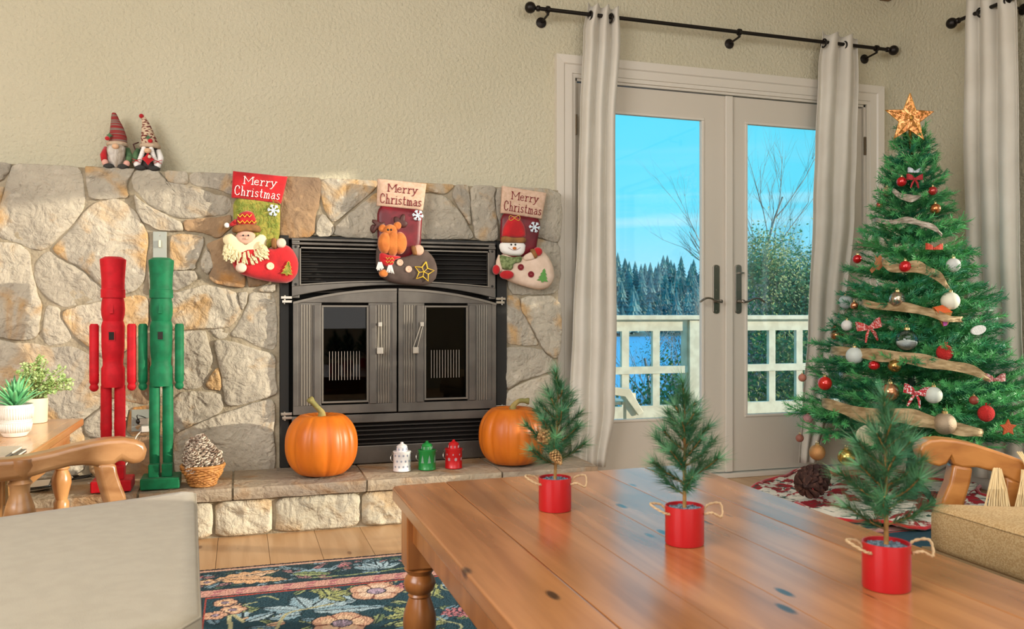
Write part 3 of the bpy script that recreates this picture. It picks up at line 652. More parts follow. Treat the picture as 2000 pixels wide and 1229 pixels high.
bare('bare_tree', 'tall bare tree with pale forked trunk seen through the right door pane', gb(1478, 19, -3.2), 8.4, .16, 11, (.03, 0), 4, 5, .45)
bare('bare_tree', 'thin bare birch beside the evergreen bush in the right door pane', gb(1515, 21, -3.4), 7.4, .11, 15, (.05, 0), 4, 5, .4)
bare('bare_tree', 'grey-trunked tree seen through the railing of the left door pane', gb(1304, 13, -3.0), 4.3, .12, 4, (.02, 0), 4, 5, .5)
bare('shrub', 'pale bare twiggy bush left of the grey trunk in the left door pane', gb(1338, 16, -2.6), 3.6, .06, 41, (.05, 0), 4, 6, .8, None, 3000, .04, M_lf2)
bare('shrub', 'bare twiggy shrub beyond the railing beside the left door stile', gb(1352, 15, -2.6), 4.0, .07, 8, (.0, 0), 4, 6, .7, None, 2600, .045, M_lf2)
bare('shrub', 'grey-green twiggy shrub beyond the railing in the left of the right pane', gb(1466, 14, -2.4), 3.6, .07, 9, (0, 0), 4, 6, .75, None, 6000, .05, M_lf2)
bare('evergreen_bush', 'tall olive-green bush filling the right of the right door pane', gb(1556, 13, -2.4), 4.4, .08, 21, (0, 0), 4, 6, .5, None, 22000, .055, M_lf1)
bare('shrub', 'grey-green shrub behind the olive bush in the right door pane', gb(1512, 15, -2.5), 3.8, .07, 27, (0, 0), 4, 6, .75, None, 9000, .05, M_lf2)
bare('shrub', 'low dark green shrub below the deck railing by the door stile', gb(1392, 10, -1.9), 2.5, .05, 31, (0, 0), 3, 6, .8, None, 5000, .06, M_lf3)
bare('shrub', 'low green shrub under the railing in the right door pane', gb(1478, 9.6, -1.9), 2.5, .05, 33, (0, 0), 3, 6, .8, None, 5000, .06, M_lf3)
# deck and railing
M_deck = mat('cream_deck_paint', 'e6dcc2', .55, c2='d6cab0', ns=12, bump=.2, bs=60)
M_deckf = wood('deck_board', 'b9a184', '9a846a', 0, .7, 0, False)
dk = thing('deck', 'wooden deck outside the french doors', 'deck', (2, 4.2, -.06))
for k in range(18): MB().box(-1.5, 9, 4.06+k*.14, 4.06+k*.14+.134, -.09, -.06).build('deck_board', M_deckf, dk)
rl = thing('deck_railing', 'cream painted deck railing in front of the lake', 'railing', (2.5, 6.45, -.06)); yr = 6.45
MB().box(-.5, 8.5, yr-.07, yr+.07, CH-.045, CH-.005).build('cap_rail', M_deck, rl, bev=.006)
MB().box(-.5, 8.5, yr-.02, yr+.02, CH-.14, CH-.047).build('top_rail', M_deck, rl)
MB().box(-.5, 8.5, yr-.028, yr+.022, zat(1300, 729, yr), zat(1300, 715, yr)).build('middle_rail', M_deck, rl)
MB().box(-.5, 8.5, yr-.028, yr+.022, zat(1300, 814, yr), zat(1300, 791, yr)).build('bottom_rail', M_deck, rl)
xb_ = onY(1220, 0, yr).x; sp_x = onY(1280, 0, yr).x-xb_; k = -6
while xb_+k*sp_x < 8: 
    xx = xb_+k*sp_x
    MB().box(xx-.033, xx+.033, yr-.018, yr+.018, zat(1300, 791, yr), CH-.14).build('baluster', M_deck, rl); k += 1
pp = onY(1362, 0, 6.36); MB().box(pp.x-.05, pp.x+.13, yr-.045, yr-.021, -.06, CH-.05).build('post', M_deck, rl, bev=.005)
ac = thing('deck_chair', 'cream slatted deck chair with a sloping arm outside the left door', 'chair', (onY(1215, 0, 5.2).x, 5.2, -.06)); ax_ = onY(1225, 0, 5.2).x
MB().prism([(ax_-.5, 5.15, .42), (ax_+.0, 5.15, .36), (ax_+.10, 5.15, .20), (ax_+.06, 5.15, .18), (ax_-.04, 5.15, .31), (ax_-.5, 5.15, .38)], (0, .09, 0)).build('arm', M_deck, ac, bev=.004)
MB().prism([(ax_-.5, 5.75, .42), (ax_+.0, 5.75, .36), (ax_+.02, 5.75, .33), (ax_-.5, 5.75, .38)], (0, .09, 0)).build('arm', M_deck, ac, bev=.004)
for yy in (5.17, 5.77):
    MB().box(ax_-.02, ax_+.05, yy, yy+.05, -.06, .33).build('leg', M_deck, ac); MB().box(ax_-.5, ax_-.44, yy, yy+.05, -.06, .4).build('leg', M_deck, ac)
for k in range(6): MB().box(ax_-.46+k*.085, ax_-.46+k*.085+.075, 5.2, 5.78, .25, .27).build('seat_slat', M_deck, ac)
# ================================================================ RUG
rx0, rx1, ry0, ry1 = -.40, 2.9, .1, 2.985
def axis(a, b, fa, fb, fine, coarse):
    l_ = list(np.arange(a, fa, coarse))+list(np.arange(fa, fb, fine))+list(np.arange(fb, b, coarse)); return np.unique(np.round(np.array(l_+[b]), 5))
gx = axis(rx0, rx1, -.12, .80, .0038, .02); gy = axis(ry0, ry1, 2.05, ry1, .0046, .02)
GX, GY = np.meshgrid(gx, gy)
def hx(s): return np.array(srgb(s)[:3])
C = np.empty(GX.shape+(3,)); C[:] = hx('1f4552')
rng = np.random.default_rng(3)
def paint(mask, c): C[mask] = hx(c)
def local(cx, cy, a):
    dx, dy = GX-cx, GY-cy; return dx*math.cos(a)+dy*math.sin(a), -dx*math.sin(a)+dy*math.cos(a)
def leafs(cx, cy, a, L_, W_, c, c2, jag=0, out='15303a'):
    u, v_ = local(cx, cy, a); t = np.clip(u/L_, 0, 1); prof = W_*np.sin(PI*t**.75)*(1+jag*np.abs(np.sin(t*17))-jag*.5); inn = (u > 0) & (u < L_)
    paint(inn & (np.abs(v_) < prof+.004), out); m = inn & (np.abs(v_) < prof); paint(m, c); paint(m & (v_ > prof*.25), c2); paint(m & (np.abs(v_) < .0028), out)
def flower(cx, cy, r_, n, c, c2, cc, a0=0):
    u, v_ = local(cx, cy, a0); rr = np.hypot(u, v_); th = np.arctan2(v_, u); e = r_*(.82+.18*np.abs(np.cos(th*n/2)))
    paint(rr < e+.005, '2a2f38'); paint(rr < e, c); paint((rr < e) & (rr > e*.72), c2); paint((rr < e*.97) & (np.abs(np.sin(th*n/2)) > .985), '8a5548'); paint(rr < r_*.36, '2c3844'); paint(rr < r_*.3, cc)
    paint((rr < r_*.3) & (np.sin(u*700)*np.sin(v_*700) > .3), '2c3844')
def stem(pts, w_, c):
    P_ = [tuple(p) for p in spline([(a, b, 0) for a, b in pts], 6)]
    for i in range(len(P_)-1):
        a, b = P_[i], P_[i+1]; vx, vy = b[0]-a[0], b[1]-a[1]; L2 = vx*vx+vy*vy+1e-12; t = np.clip(((GX-a[0])*vx+(GY-a[1])*vy)/L2, 0, 1); paint(np.hypot(GX-a[0]-t*vx, GY-a[1]-t*vy) < w_, c)
def grapes(cx, cy, n, s_):
    for k in range(n): a = k*2.4; q = s_*math.sqrt(k)*.55; u = np.hypot(GX-cx-q*math.cos(a)*1.5, GY-cy-q*math.sin(a)); paint(u < s_*.62, '55202c'); paint(u < s_*.48, 'c98088')
PK = lambda px, py: tuple(onZ(px, py, .01)[:2])
BL, BL2, PE, PE2, GR, GR2 = 'a9c3cf', '8fb0c0', 'e2c2a2', 'd2aa84', '9aa877', '7f9468'
bi = .30          # border width
inner = (GX > rx0+bi) & (GX < rx1-bi) & (GY > ry0+bi) & (GY < ry1-bi)
# scattered motifs over everything, then the placed ones
for k in range(170):
    cx, cy = R.uniform(rx0, rx1), R.uniform(ry0, ry1)
    if cx < .85 and cy > 2.0: 
        if R.random() < .35: continue
    a = R.uniform(0, 6.28); t = R.random()
    if t < .35: leafs(cx, cy, a, R.uniform(.1, .22), R.uniform(.018, .035), BL, BL2, .5)
    elif t < .6: leafs(cx, cy, a, R.uniform(.08, .16), R.uniform(.015, .026), GR, GR2, .4)
    elif t < .75: flower(cx, cy, R.uniform(.04, .07), 6, PE, 'd99a78', 'c9a0a0', a)
    elif t < .88: stem([(cx, cy), (cx+.08*math.cos(a), cy+.08*math.sin(a)), (cx+.1*math.cos(a+1), cy+.16*math.sin(a+.5))], .006, 'b0b487')
    else: grapes(cx, cy, 14, .011)
for k in range(150):
    cx, cy = R.uniform(-.12, .8), R.uniform(2.0, 2.72); a = R.uniform(0, 6.28); t = k % 4
    if t == 0: leafs(cx, cy, a, R.uniform(.05, .10), R.uniform(.010, .018), '7f9fb0', '6f92a4', .3)
    elif t == 1: leafs(cx, cy, a, R.uniform(.04, .08), R.uniform(.008, .015), GR, '6f8460', .4)
    elif t == 2: stem([(cx, cy), (cx+.05*math.cos(a), cy+.05*math.sin(a)), (cx+.06*math.cos(a+.9), cy+.10*math.sin(a+.6))], .0035, 'a9ad84')
    else: leafs(cx, cy, a, R.uniform(.03, .06), R.uniform(.010, .016), 'd8b89a', 'c79c80', .2)
# placed field motifs
for (px, py, a, L_, W_) in ((600, 1190, .35, .20, .035), (600, 1190, .95, .15, .03), (600, 1190, 1.8, .13, .03), (590, 1195, 2.6, .13, .028), (590, 1200, 3.3, .10, .025), (610, 1195, -.1, .22, .028), (700, 1165, .9, .1, .025), (690, 1175, 2.2, .09, .02), (780, 1200, .1, .12, .02), (480, 1215, .6, .1, .02)): x_, y_ = PK(px, py); leafs(x_, y_, a, L_, W_, BL, BL2, .35)
stem([PK(540, 1229), PK(560, 1200), PK(600, 1190), PK(650, 1180)], .005, 'b8b58c'); stem([PK(450, 1229), PK(450, 1200), PK(475, 1215)], .006, 'b8b58c')
for (px, py) in ((650, 1155), (690, 1160), (800, 1200), (820, 1215), (640, 1165), (850, 1150)):
    x_, y_ = PK(px, py)
    for k in range(3): leafs(x_, y_, k*1.3+px, .08, .018, 'b3ba7e', 'a0a86c', .5)
for (px, py, r_, c) in ((735, 1155, .085, 'e6c8b0'), (668, 1218, .085, 'e2bfa0'), (440, 1178, .035, 'e3bd98'), (455, 1192, .038, 'e8c4a2'), (420, 1203, .035, 'd8aa90')): x_, y_ = PK(px, py); flower(x_, y_, r_, 5, c, 'd2a68c', 'b9a3b8')
x_, y_ = PK(800, 1143); grapes(x_, y_, 22, .012); x_, y_ = PK(905, 1195); grapes(x_, y_, 40, .012)
for k in range(5): a, b = PK(880+k*5, 1135+k*3), PK(935+k*6, 1165+k*6); c_ = PK(950+k*3, 1215); stem([a, b, c_], .0032, BL)
# border band
bordm = ~((GX > rx0+bi) & (GX < rx1-bi) & (GY > ry0+bi) & (GY < ry1-bi)); save = C.copy()
C[bordm] = hx('1c3c46')
far = ry1-.13
for k in range(170):
    cx, cy = R.uniform(-.15, 1.0), R.uniform(ry1-.21, ry1-.04); a = R.choice((0, PI))+R.uniform(-.9, .9); t = k % 3; leafs(cx, cy, a, R.uniform(.03, .075), R.uniform(.006, .012), (BL2, '5f7a68', 'b98c8c')[t], ('7d9aa8', '546e5c', 'a3787c')[t], .3)
def rep(cx, horizontal=True):
    for (o_, a, L_, W_, c, c2) in ((0, .25, .22, .035, PE, PE2), (.02, -.25, .22, .035, 'e2b48a', PE2), (.24, .1, .16, .022, BL, BL2), (.24, -.3, .14, .02, GR, GR2)): leafs(cx+o_, far, a, L_, W_, c, c2, .45)
    for a in (.5, 1.1, 1.57, 2.1, 2.7): leafs(cx+.52, far-.03, a, .095, .02, BL, BL2, .1)
    stem([(cx+.3, far-.06), (cx+.42, far-.07), (cx+.55, far-.06), (cx+.66, far-.03)], .004, GR); grapes(cx+.41, far+.04, 8, .010); grapes(cx+.66, far+.05, 10, .010); flower(cx+.70, far-.01, .03, 5, PE, PE2, 'b9a3b8')
x_ = PK(418, 1134)[0]
rep(x_-.72); rep(x_); rep(x_+.76); rep(x_+1.5); rep(x_+2.25)
C[~bordm] = save[~bordm]
def edge(d): return np.minimum(np.minimum(GX-rx0, rx1-GX), np.minimum(GY-ry0, ry1-GY))
E = edge(0); ns_ = rng.random(GX.shape)
paint(E < .012, '23222a'); paint((E > .012) & (E < .03), 'c9a08c'); paint((E > .225) & (E < .29), 'cf9d90'); paint(((E > .222) & (E < .228)) | ((E > .287) & (E < .293)), '2a2a34')
wv = np.sin(GX*90+np.sin(GY*120)*1.5)*np.sin(GY*90); paint((E > .232) & (E < .283) & (wv > .45), 'b5727a'); paint((E > .300) & (E < .306), 'b5483c')
C = C*(.86+.28*ns_[..., None]); C = np.clip(C, 0, 1)
ny_, nx_ = GX.shape
V = np.stack([GX.ravel(), GY.ravel(), np.full(GX.size, .010)+.0015*ns_.ravel()], 1); ii = (np.arange(ny_-1)[:, None]*nx_+np.arange(nx_-1)[None]).ravel(); FQ = np.stack([ii, ii+1, ii+nx_+1, ii+nx_], 1)
me = bpy.data.meshes.new('rug'); me.from_pydata(V.tolist(), [], FQ.tolist()); ca = me.color_attributes.new('pattern', 'FLOAT_COLOR', 'POINT'); ca.data.foreach_set('color', np.concatenate([C.reshape(-1, 3), np.ones((GX.size, 1))], 1).ravel().astype(np.float32))
M_rug = mat('woven_floral_wool', 'ffffff', .95, bump=.5, bs=500, bd=.001); at_ = M_rug.node_tree.nodes.new('ShaderNodeVertexColor'); at_.layer_name = 'pattern'; M_rug.node_tree.links.new(at_.outputs[0], M_rug.node_tree.nodes['Principled BSDF'].inputs['Base Color'])
me.materials.append(M_rug); ro = bpy.data.objects.new('floral_rug', me); COL.objects.link(ro)
tag(ro, 'blue green floral rug with pink striped border on the oak floor under the coffee table', 'rug')
MB().add([(rx0, ry0, .001), (rx1, ry0, .001), (rx1, ry1, .001), (rx0, ry1, .001), (rx0, ry0, .010), (rx1, ry0, .010), (rx1, ry1, .010), (rx0, ry1, .010)], [(0, 1, 5, 4), (1, 2, 6, 5), (2, 3, 7, 6), (3, 0, 4, 7), (0, 3, 2, 1)]).build('backing', mat('rug_backing', '3a3430', .95), ro)
# ================================================================ COFFEE TABLE
TZ = .46
M_pine = wood('honey_pine', 'ab7244', '8a5630', 1, .24, .35, True, '3c1e0e', .07, 1.0); M_pineL = wood('honey_pine_upright', 'ae6e38', '905426', 2, .3, .3, False)
A = onZ(763, 949, TZ); B = onZ(1343, 907, TZ); D_ = onZ(1005, 1229, TZ); E_ = onZ(2000, 1140, TZ)
ct = thing('coffee_table', 'long honey pine coffee table with turned legs in the foreground', 'table', ((A.x+B.x)/2, 1.35, 0))
# local frame: far edge A-B, sides run towards the viewer
dirL = (D_-A).normalized(); dirR = (E_-B).normalized(); LEN = 1.38
nb = 6
for k in range(nb):
    t0, t1 = k/nb, (k+1)/nb; a0 = A.lerp(B, t0); a1 = A.lerp(B, t1); d0 = dirL.lerp(dirR, t0).normalized(); d1 = dirL.lerp(dirR, t1).normalized(); g = .0004
    a0 = a0+Vector((g, 0, 0)); a1 = a1-Vector((g, 0, 0)); b0 = a0+d0*LEN; b1 = a1+d1*LEN; c_ = .022
    if k == 0:
        P_ = [a0+Vector((c_, 0, 0)), a1, b1, b0+Vector((c_, 0, 0)), b0+Vector((.006, c_*.7, 0)), b0+Vector((0, c_, 0)), a0-Vector((0, c_, 0)), a0+Vector((.006, -c_*.3, 0))]
    elif k == nb-1: P_ = [a0, a1-Vector((c_, 0, 0)), a1-Vector((.006, c_*.3, 0)), a1-Vector((0, c_, 0)), b1+Vector((0, c_, 0)), b1-Vector((c_, 0, 0)), b0]
    else: P_ = [a0, a1, b1, b0]
    MB().prism(P_, (0, 0, -.030)).build('board', M_pine, ct, bev=.0008 if 0 < k < nb-1 else .004, bseg=3)
ins = .045
cA, cB = A+Vector((ins, -ins, 0)), B+Vector((-ins, -ins, 0)); cD, cE = A+dirL*(LEN-ins)+Vector((ins, 0, 0)), B+dirR*(LEN-ins)+Vector((-ins, 0, 0))
def apron(p, q, t=.02):
    d = (q-p).normalized(); n_ = Vector((-d.y, d.x, 0))*t/2; MB().prism([p-n_+Vector((0, 0, -.030)), q-n_+Vector((0, 0, -.030)), q-n_+Vector((0, 0, -.115)), p-n_+Vector((0, 0, -.115))], n_*2).build('apron', M_pineL, ct, bev=.003)
for p, q in ((cA, cB), (cA, cD), (cB, cE), (cD, cE)): apron(p, q)
for p in (cA, cB, cD, cE):
    x_, y_ = p.x+(.012 if p in (cA, cD) else -.012), p.y+(-.012 if p in (cA, cB) else .012); h = .036
    lgm = MB(); lgm.box(x_-h, x_+h, y_-h, y_+h, TZ-.175, TZ-.0305); o = lgm.build('leg', M_pineL, ct, bev=.003)
    zt_ = TZ-.175
    pf = [(0, zt_+.002), (.030, zt_), (.036, zt_-.006), (.030, zt_-.014), (.027, zt_-.018), (.034, zt_-.028), (.037, zt_-.040), (.033, zt_-.054), (.024, zt_-.062), (.027, zt_-.067), (.024, zt_-.071), (.029, zt_-.085), (.037, zt_-.11), (.038, zt_-.135), (.034, zt_-.165), (.026, zt_-.195), (.023, zt_-.21), (.029, zt_-.218), (.023, zt_-.226), (.021, zt_-.24), (.030, .035), (.030, .022), (.022, .0115), (0, .0115)]
    MB().lathe(pf, (x_, y_, 0), 28).build('turning', M_pineL, o, smooth=True, autos=True)
# ================================================================ SIDE TABLE
SZ = .5; M_oak = wood('golden_oak', 'cf9a62', 'b17a42', 1, .22, .4, False); M_oakU = wood('golden_oak_upright', 'cf9a62', 'a8723c', 2, .3, .3, False)
st = thing('side_table', 'golden wooden side table with lower shelf holding the two potted plants', 'table', (-.8, 2.85, 0))
q = MB(); q.box(-1.2, -.517, 2.30, 3.25, SZ-.026, SZ); q.build('table_top', M_oak, st, bev=.006, bseg=3)
for (a, b, c, d) in ((-1.16, -.56, 3.19, 3.21), (-1.16, -.56, 2.34, 2.36)): MB().box(a, b, c, d, SZ-.11, SZ-.026).build('apron', M_oak, st)
MB().box(-.57, -.55, 2.36, 3.19, SZ-.11, SZ-.026).build('apron', M_oak, st); MB().box(-1.17, -1.15, 2.36, 3.19, SZ-.11, SZ-.026).build('apron', M_oak, st)
MB().box(-1.18, -.545, 2.33, 3.22, .185, .203).build('shelf', wood('pinkish_shelf', 'd8a888', 'c99474', 1, .25, .4, False), st, bev=.004)
for x_ in (-1.15, -.575):
    for y_ in (2.37, 3.185):
        o = MB().box(x_-.022, x_+.022, y_-.022, y_+.022, SZ-.15, SZ-.026).build('leg', M_oakU, st, bev=.002)
        MB().lathe([(0, .352), (.022, .350), (.026, .34), (.02, .335), (.03, .31), (.031, .29), (.024, .26), (.018, .235), (.024, .225), (.024, .204), (.022, .184), (.018, .1), (.022, .04), (.016, .0), (0, .0)], (x_, y_, 0), 20).build('turning', M_oakU, o, smooth=True, autos=True)
dz = .204; gp = onZ(58, 955, dz); gl_ = thing('glass_dish', 'shallow glass dish with a white cloth on the side table shelf', 'dish', (gp.x, gp.y, dz))
MB().lathe([(0, dz), (.07, dz), (.13, dz+.018), (.145, dz+.03), (.141, dz+.03), (.127, dz+.021), (.068, dz+.005), (0, dz+.005)], (gp.x, gp.y, 0), 40).build('dish', glassmat('dish_glass', (.9, .93, .95), 1.6, .05), gl_, smooth=True)
MB().add([(gp.x-.06, gp.y-.07, dz+.012), (gp.x+.07, gp.y-.05, dz+.013), (gp.x+.06, gp.y+.06, dz+.022), (gp.x-.07, gp.y+.05, dz+.018)], [(0, 1, 2, 3)]).build('cloth', M_trim, gl_)
b0 = onZ(30, 889, SZ)
for i, (c, lab) in enumerate((('4d4540', 'dark grey magazine, lower of two on the side table corner'), ('b9aa94', 'tan magazine, upper of two on the side table corner'))):
    o = thing('magazine', lab, 'magazine', (-.64, 2.42, SZ+i*.007)); z_ = SZ+.0005+i*.0075
    MB().box(-.76+i*.01, -.535-i*.012, 2.345, 2.50+i*.01, z_+.001, z_+.006).build('pages', mat('paper', 'e6dfd2', .8), o); q = MB(); q.box(-.762+i*.01, -.533-i*.012, 2.343, 2.502+i*.01, z_, z_+.001); q.box(-.762+i*.01, -.533-i*.012, 2.343, 2.502+i*.01, z_+.006, z_+.007); q.build('cover', mat('cover_'+c, c, .4), o)
# cables on the hearth
q = MB(); cp = onZ(158, 938, ZH); q.tube(spline([cp+Vector((R.uniform(-.05, .05), R.uniform(-.03, .05), .008+R.uniform(0, .012))) for k in range(12)], 5), .0028, 6)
tag(q.build('cable_coil', mat('black_cable', '1a1815', .5), None, smooth=True), 'tangle of black cable on the hearth behind the left chair arm', 'cable')
# plants
M_pot = mat('white_ceramic', 'ece6da', .4); M_potc = mat('cream_ceramic', 'e3d2b6', .55); M_soil = mat('dark_soil', '3b3026', .95, bump=1, bs=90, bd=.004)
px_, py_ = -.634, 2.83
sp_ = thing('potted_succulent', 'spiky green succulent in a white ribbed pot on the side table', 'plant', (px_, py_, SZ))
MB().lathe([(0, SZ+.001), (.030, SZ+.001), (.038, SZ+.012), (.044, SZ+.035), (.0475, SZ+.07), (.048, SZ+.095), (.044, SZ+.095), (.043, SZ+.082), (0, SZ+.082)], (px_, py_, 0), 40).build('pot', M_pot, sp_, smooth=True, autos=True)
q = MB()
for k in range(44):
    a = 2*PI*k/44
    for (z0_, z1_, r0, r1) in ((.014, .040, .0398, .0450), (.052, .086, .0465, .0485)): q.tube([(px_+r0*math.cos(a), py_+r0*math.sin(a), SZ+z0_), (px_+r1*math.cos(a), py_+r1*math.sin(a), SZ+z1_)], .0016, 4)
for zz, rr in ((.043, .0456), (.049, .0463)): q.torus((px_, py_, SZ+zz), rr, .0012, 'z', 40, 4)
q.build('ribs', M_pot, sp_, smooth=True); MB().lathe([(0, SZ+.084), (.042, SZ+.083)], (px_, py_, 0), 20).build('gravel', mat('pink_gravel', 'c9a3b8', .9, c2='f0e6ee', ns=300), sp_)
M_suc = mat('succulent_leaf', '5fae72', .5, c2='86c88a', ns=12)
for k in range(34):
    a = k*2.4; t = k/34; el_ = .35+1.05*(1-t); L_ = R.uniform(.075, .115); d = Vector((math.cos(a)*math.cos(el_), math.sin(a)*math.cos(el_), math.sin(el_))); s_ = Vector((-math.sin(a), math.cos(a), 0)); b = Vector((px_, py_, SZ+.083))+d*.004
    up = d.cross(s_); w_ = .0085; p1 = b+d*L_*.35+up*.004; p2 = b+d*L_*.75+up*.004; p3 = b+d*L_
    MB().add([b-s_*w_*.8, b+s_*w_*.8, p1-s_*w_, p1+s_*w_, p2-s_*w_*.6, p2+s_*w_*.6, p3, b-up*.003, p1-up*.004, p2-up*.003], [(0, 1, 3, 2), (2, 3, 5, 4), (4, 5, 6), (0, 2, 8, 7), (2, 4, 9, 8), (4, 6, 9), (1, 7, 8, 3), (3, 8, 9, 5), (5, 9, 6), (0, 7, 1)]).build('leaf', M_suc, sp_, smooth=True)
px_, py_ = -.652, 3.165
bp_ = thing('potted_bushy_plant', 'small-leaved bushy green plant in a plain cream pot on the side table', 'plant', (px_, py_, SZ))
MB().lathe([(0, SZ+.001), (.037, SZ+.001), (.0385, SZ+.004), (.041, SZ+.082), (.038, SZ+.082), (.037, SZ+.07), (0, SZ+.07)], (px_, py_, 0), 32).build('pot', M_potc, bp_, smooth=True, autos=True)
MB().lathe([(0, SZ+.073), (.037, SZ+.072)], (px_, py_, 0), 16).build('soil', M_soil, bp_)
q = MB(); lf = MB()
for k in range(46):
    a = R.uniform(0, 2*PI); e = R.uniform(.15, 1.5); L_ = R.uniform(.07, .125)*(1.0 if math.cos(a) < 0 else 1.12); d = Vector((math.cos(a)*math.cos(e), math.sin(a)*math.cos(e)*.8, math.sin(e))); b = Vector((px_, py_, SZ+.07)); pts = [b, b+d*L_*.5+Vector((0, 0, .018)), b+d*L_+Vector((0, 0, .012))]; sp2 = spline(pts, 5); q.tube(sp2, .0011, 4)
    for p in sp2[3:]:
        for j in range(5):
            dd = Vector((R.uniform(-1, 1), R.uniform(-1, 1), R.uniform(-.4, 1))).normalized()*R.uniform(.009, .015); s_ = dd.orthogonal().normalized()*.0038; p_ = p+Vector((R.uniform(-1, 1), R.uniform(-1, 1), R.uniform(-1, 1)))*.004
            lf.add([p_, p_+dd*.5+s_, p_+dd, p_+dd*.5-s_], [(0, 1, 2, 3)])
q.build('stems', mat('plant_stem', '8a8a4a', .8), bp_); tag(lf.build('leaves', mat('fresh_small_leaf', '8fae5c', .6, c2='b9cf8e', ns=30), bp_), kind='stuff')
rf = onZ(4, 858, SZ); rfl = thing('red_flower', 'red flower bloom at the left frame edge beside the succulent', 'flower', (-.70, 2.72, SZ)); q = MB()
MB().tube([(-.70, 2.72, SZ), (-.70, 2.72, SZ+.12)], .002, 5).build('stem', M_suc, rfl)
for k in range(7): a = 2*PI*k/7; q.ball((-.70+.011*math.cos(a), 2.72+.008*math.sin(a), SZ+.125), (.009, .006, .010), 8, 6)
q.build('petals', mat('red_petal', 'd8343c', .6), rfl, smooth=True)
# ================================================================ ARMCHAIRS
M_arm = wood('armchair_oak', 'ad8054', '875a32', 0, .3, .35, False, rnd=.02); M_armR = wood('armchair_oak_warm', 'b5793c', '945a26', 0, .3, .35, False, rnd=.02)
M_cush = mat('beige_wool', '9d927c', .95, c2='988d77', ns=30, bump=.5, bs=600, bd=.0015, sheen=.2); M_cushR = mat('woven_tan_wool', 'c4a677', .95, c2='b08f5e', ns=260, nlo=.45, nhi=.55, bump=.9, bs=450, bd=.003)
def planar(P, d):   # vertical plane through P along d
    n = Vector((-d.y, d.x, 0)).normalized(); return (lambda px, py: onP(px, py, P, n)), n
def extr(nm, m, par, pts, n, t, bev=.008, it=2):
    # outline points given in pixels of the photo plane function, extruded t away from the viewer
    o = MB().prism([Vector(p) for p in pts], n*t).build(nm, m, par, bev=bev, bseg=3)
    for p in o.data.polygons: p.use_smooth = True
    if hasattr(o.data, 'set_sharp_from_angle'): o.data.set_sharp_from_angle(angle=math.radians(50))
    return o
SE = .42
ca_, cb_, cc_ = onZ(384, 956, SE), onZ(0, 1010, SE), onZ(396, 1229, SE)
dl_ = (cb_-ca_).normalized(); dn = (cc_-ca_).normalized()
lc = thing('armchair', 'wooden armchair with beige seat cushion at the left edge', 'armchair', (ca_.x-.3, ca_.y-.4, 0))
def slab(m, nm, mat_, par, ztop, th, crown, r=.03):
    # m: 4 corners (x,y) counter-clockwise; soft-edged cushion
    pts = []
    for i in range(4):
        a, b = Vector((m[i][0], m[i][1], 0)), Vector((m[(i+1) % 4][0], m[(i+1) % 4][1], 0)); L_ = (b-a).length
        for k in range(14): t = (r+(L_-2*r)*k/13)/L_; pts.append(a.lerp(b, t))
    c_ = sum(pts, Vector())/len(pts); n = len(pts); v = []; f = []
    rings_ = [(.965, -th), (.99, -th+.006), (1.0, -th+.016), (1.0, -.016), (.992, -.005), (.975, .002), (.9, .35*crown), (.7, .75*crown), (.4, .95*crown)]
    for s_, z in rings_:
        for p in pts: q_ = c_.lerp(p, s_); v.append((q_.x, q_.y, ztop+z+.002*noise.noise(Vector((q_.x*8, q_.y*8, z)))))
    for i in range(len(rings_)-1):
        for k in range(n): f.append((i*n+k, i*n+(k+1) % n, (i+1)*n+(k+1) % n, (i+1)*n+k))
    f.append(tuple(range(n))); v.append((c_.x, c_.y, ztop+crown)); ci = len(v)-1; b_ = (len(rings_)-1)*n
    for k in range(n): f.append((b_+k, b_+(k+1) % n, ci))
    o = MB().add(v, f).build(nm, mat_, par, smooth=True)
    mb = MB(); mb.tube([v[4*n+k] for k in range(n)]+[v[4*n]], .0022, 5, cap=False); mb.build('piping', mat_, o, smooth=True); return o
slab([ca_, ca_+dl_*.75, ca_+dl_*.75+dn*.98, ca_+dn*.98], 'seat_cushion', M_cush, lc, SE, .12, .004)
pl, n1 = planar(ca_-dn*.045, dl_)
if n1.dot(Vector((0, 1, 0))) < 0: n1 = -n1
top = [(288, 888), (290, 878), (284, 866), (268, 859), (245, 856), (215, 858), (180, 864), (140, 873), (100, 884), (60, 892), (20, 898), (-60, 903)]
bot = [(-60, 955), (-10, 945), (30, 940), (60, 934), (100, 922), (140, 912), (165, 910), (190, 912), (226, 908), (238, 898), (246, 903), (262, 908), (276, 905), (285, 898)]
extr('arm_rest', M_arm, lc, [pl(a, b) for a, b in top+bot], n1, .06, .012)
extr('arm_post', M_arm, lc, [pl(a, b) for a, b in [(192, 908), (228, 906), (231, 925), (238, 946), (247, 968), (250, 985), (212, 990), (206, 968), (198, 940)]], n1, .05, .008)
tp = pl(45, 925)+n1*.03; zb_ = pl(45, 1020).z
MB().lathe([(0, tp.z+.03), (.034, tp.z+.03), (.036, tp.z+.015), (.030, tp.z-.006), (.020, tp.z-.018), (.026, tp.z-.026), (.021, tp.z-.034), (.020, tp.z-.05), (.028, tp.z-.075), (.034, tp.z-.10), (.030, zb_-.01), (.030, .30), (0, .30)], (tp.x, tp.y, 0), 26).build('spindle', M_arm, lc, smooth=True, autos=True)
fr1 = MB(); a_, b_ = ca_-dn*.02, ca_+dl_*.75-dn*.02; fr1.prism([a_+Vector((0, 0, -.12)), b_+Vector((0, 0, -.12)), b_+Vector((0, 0, -.20)), a_+Vector((0, 0, -.20))], dn*.94); fr1.build('seat_frame', M_arm, lc)
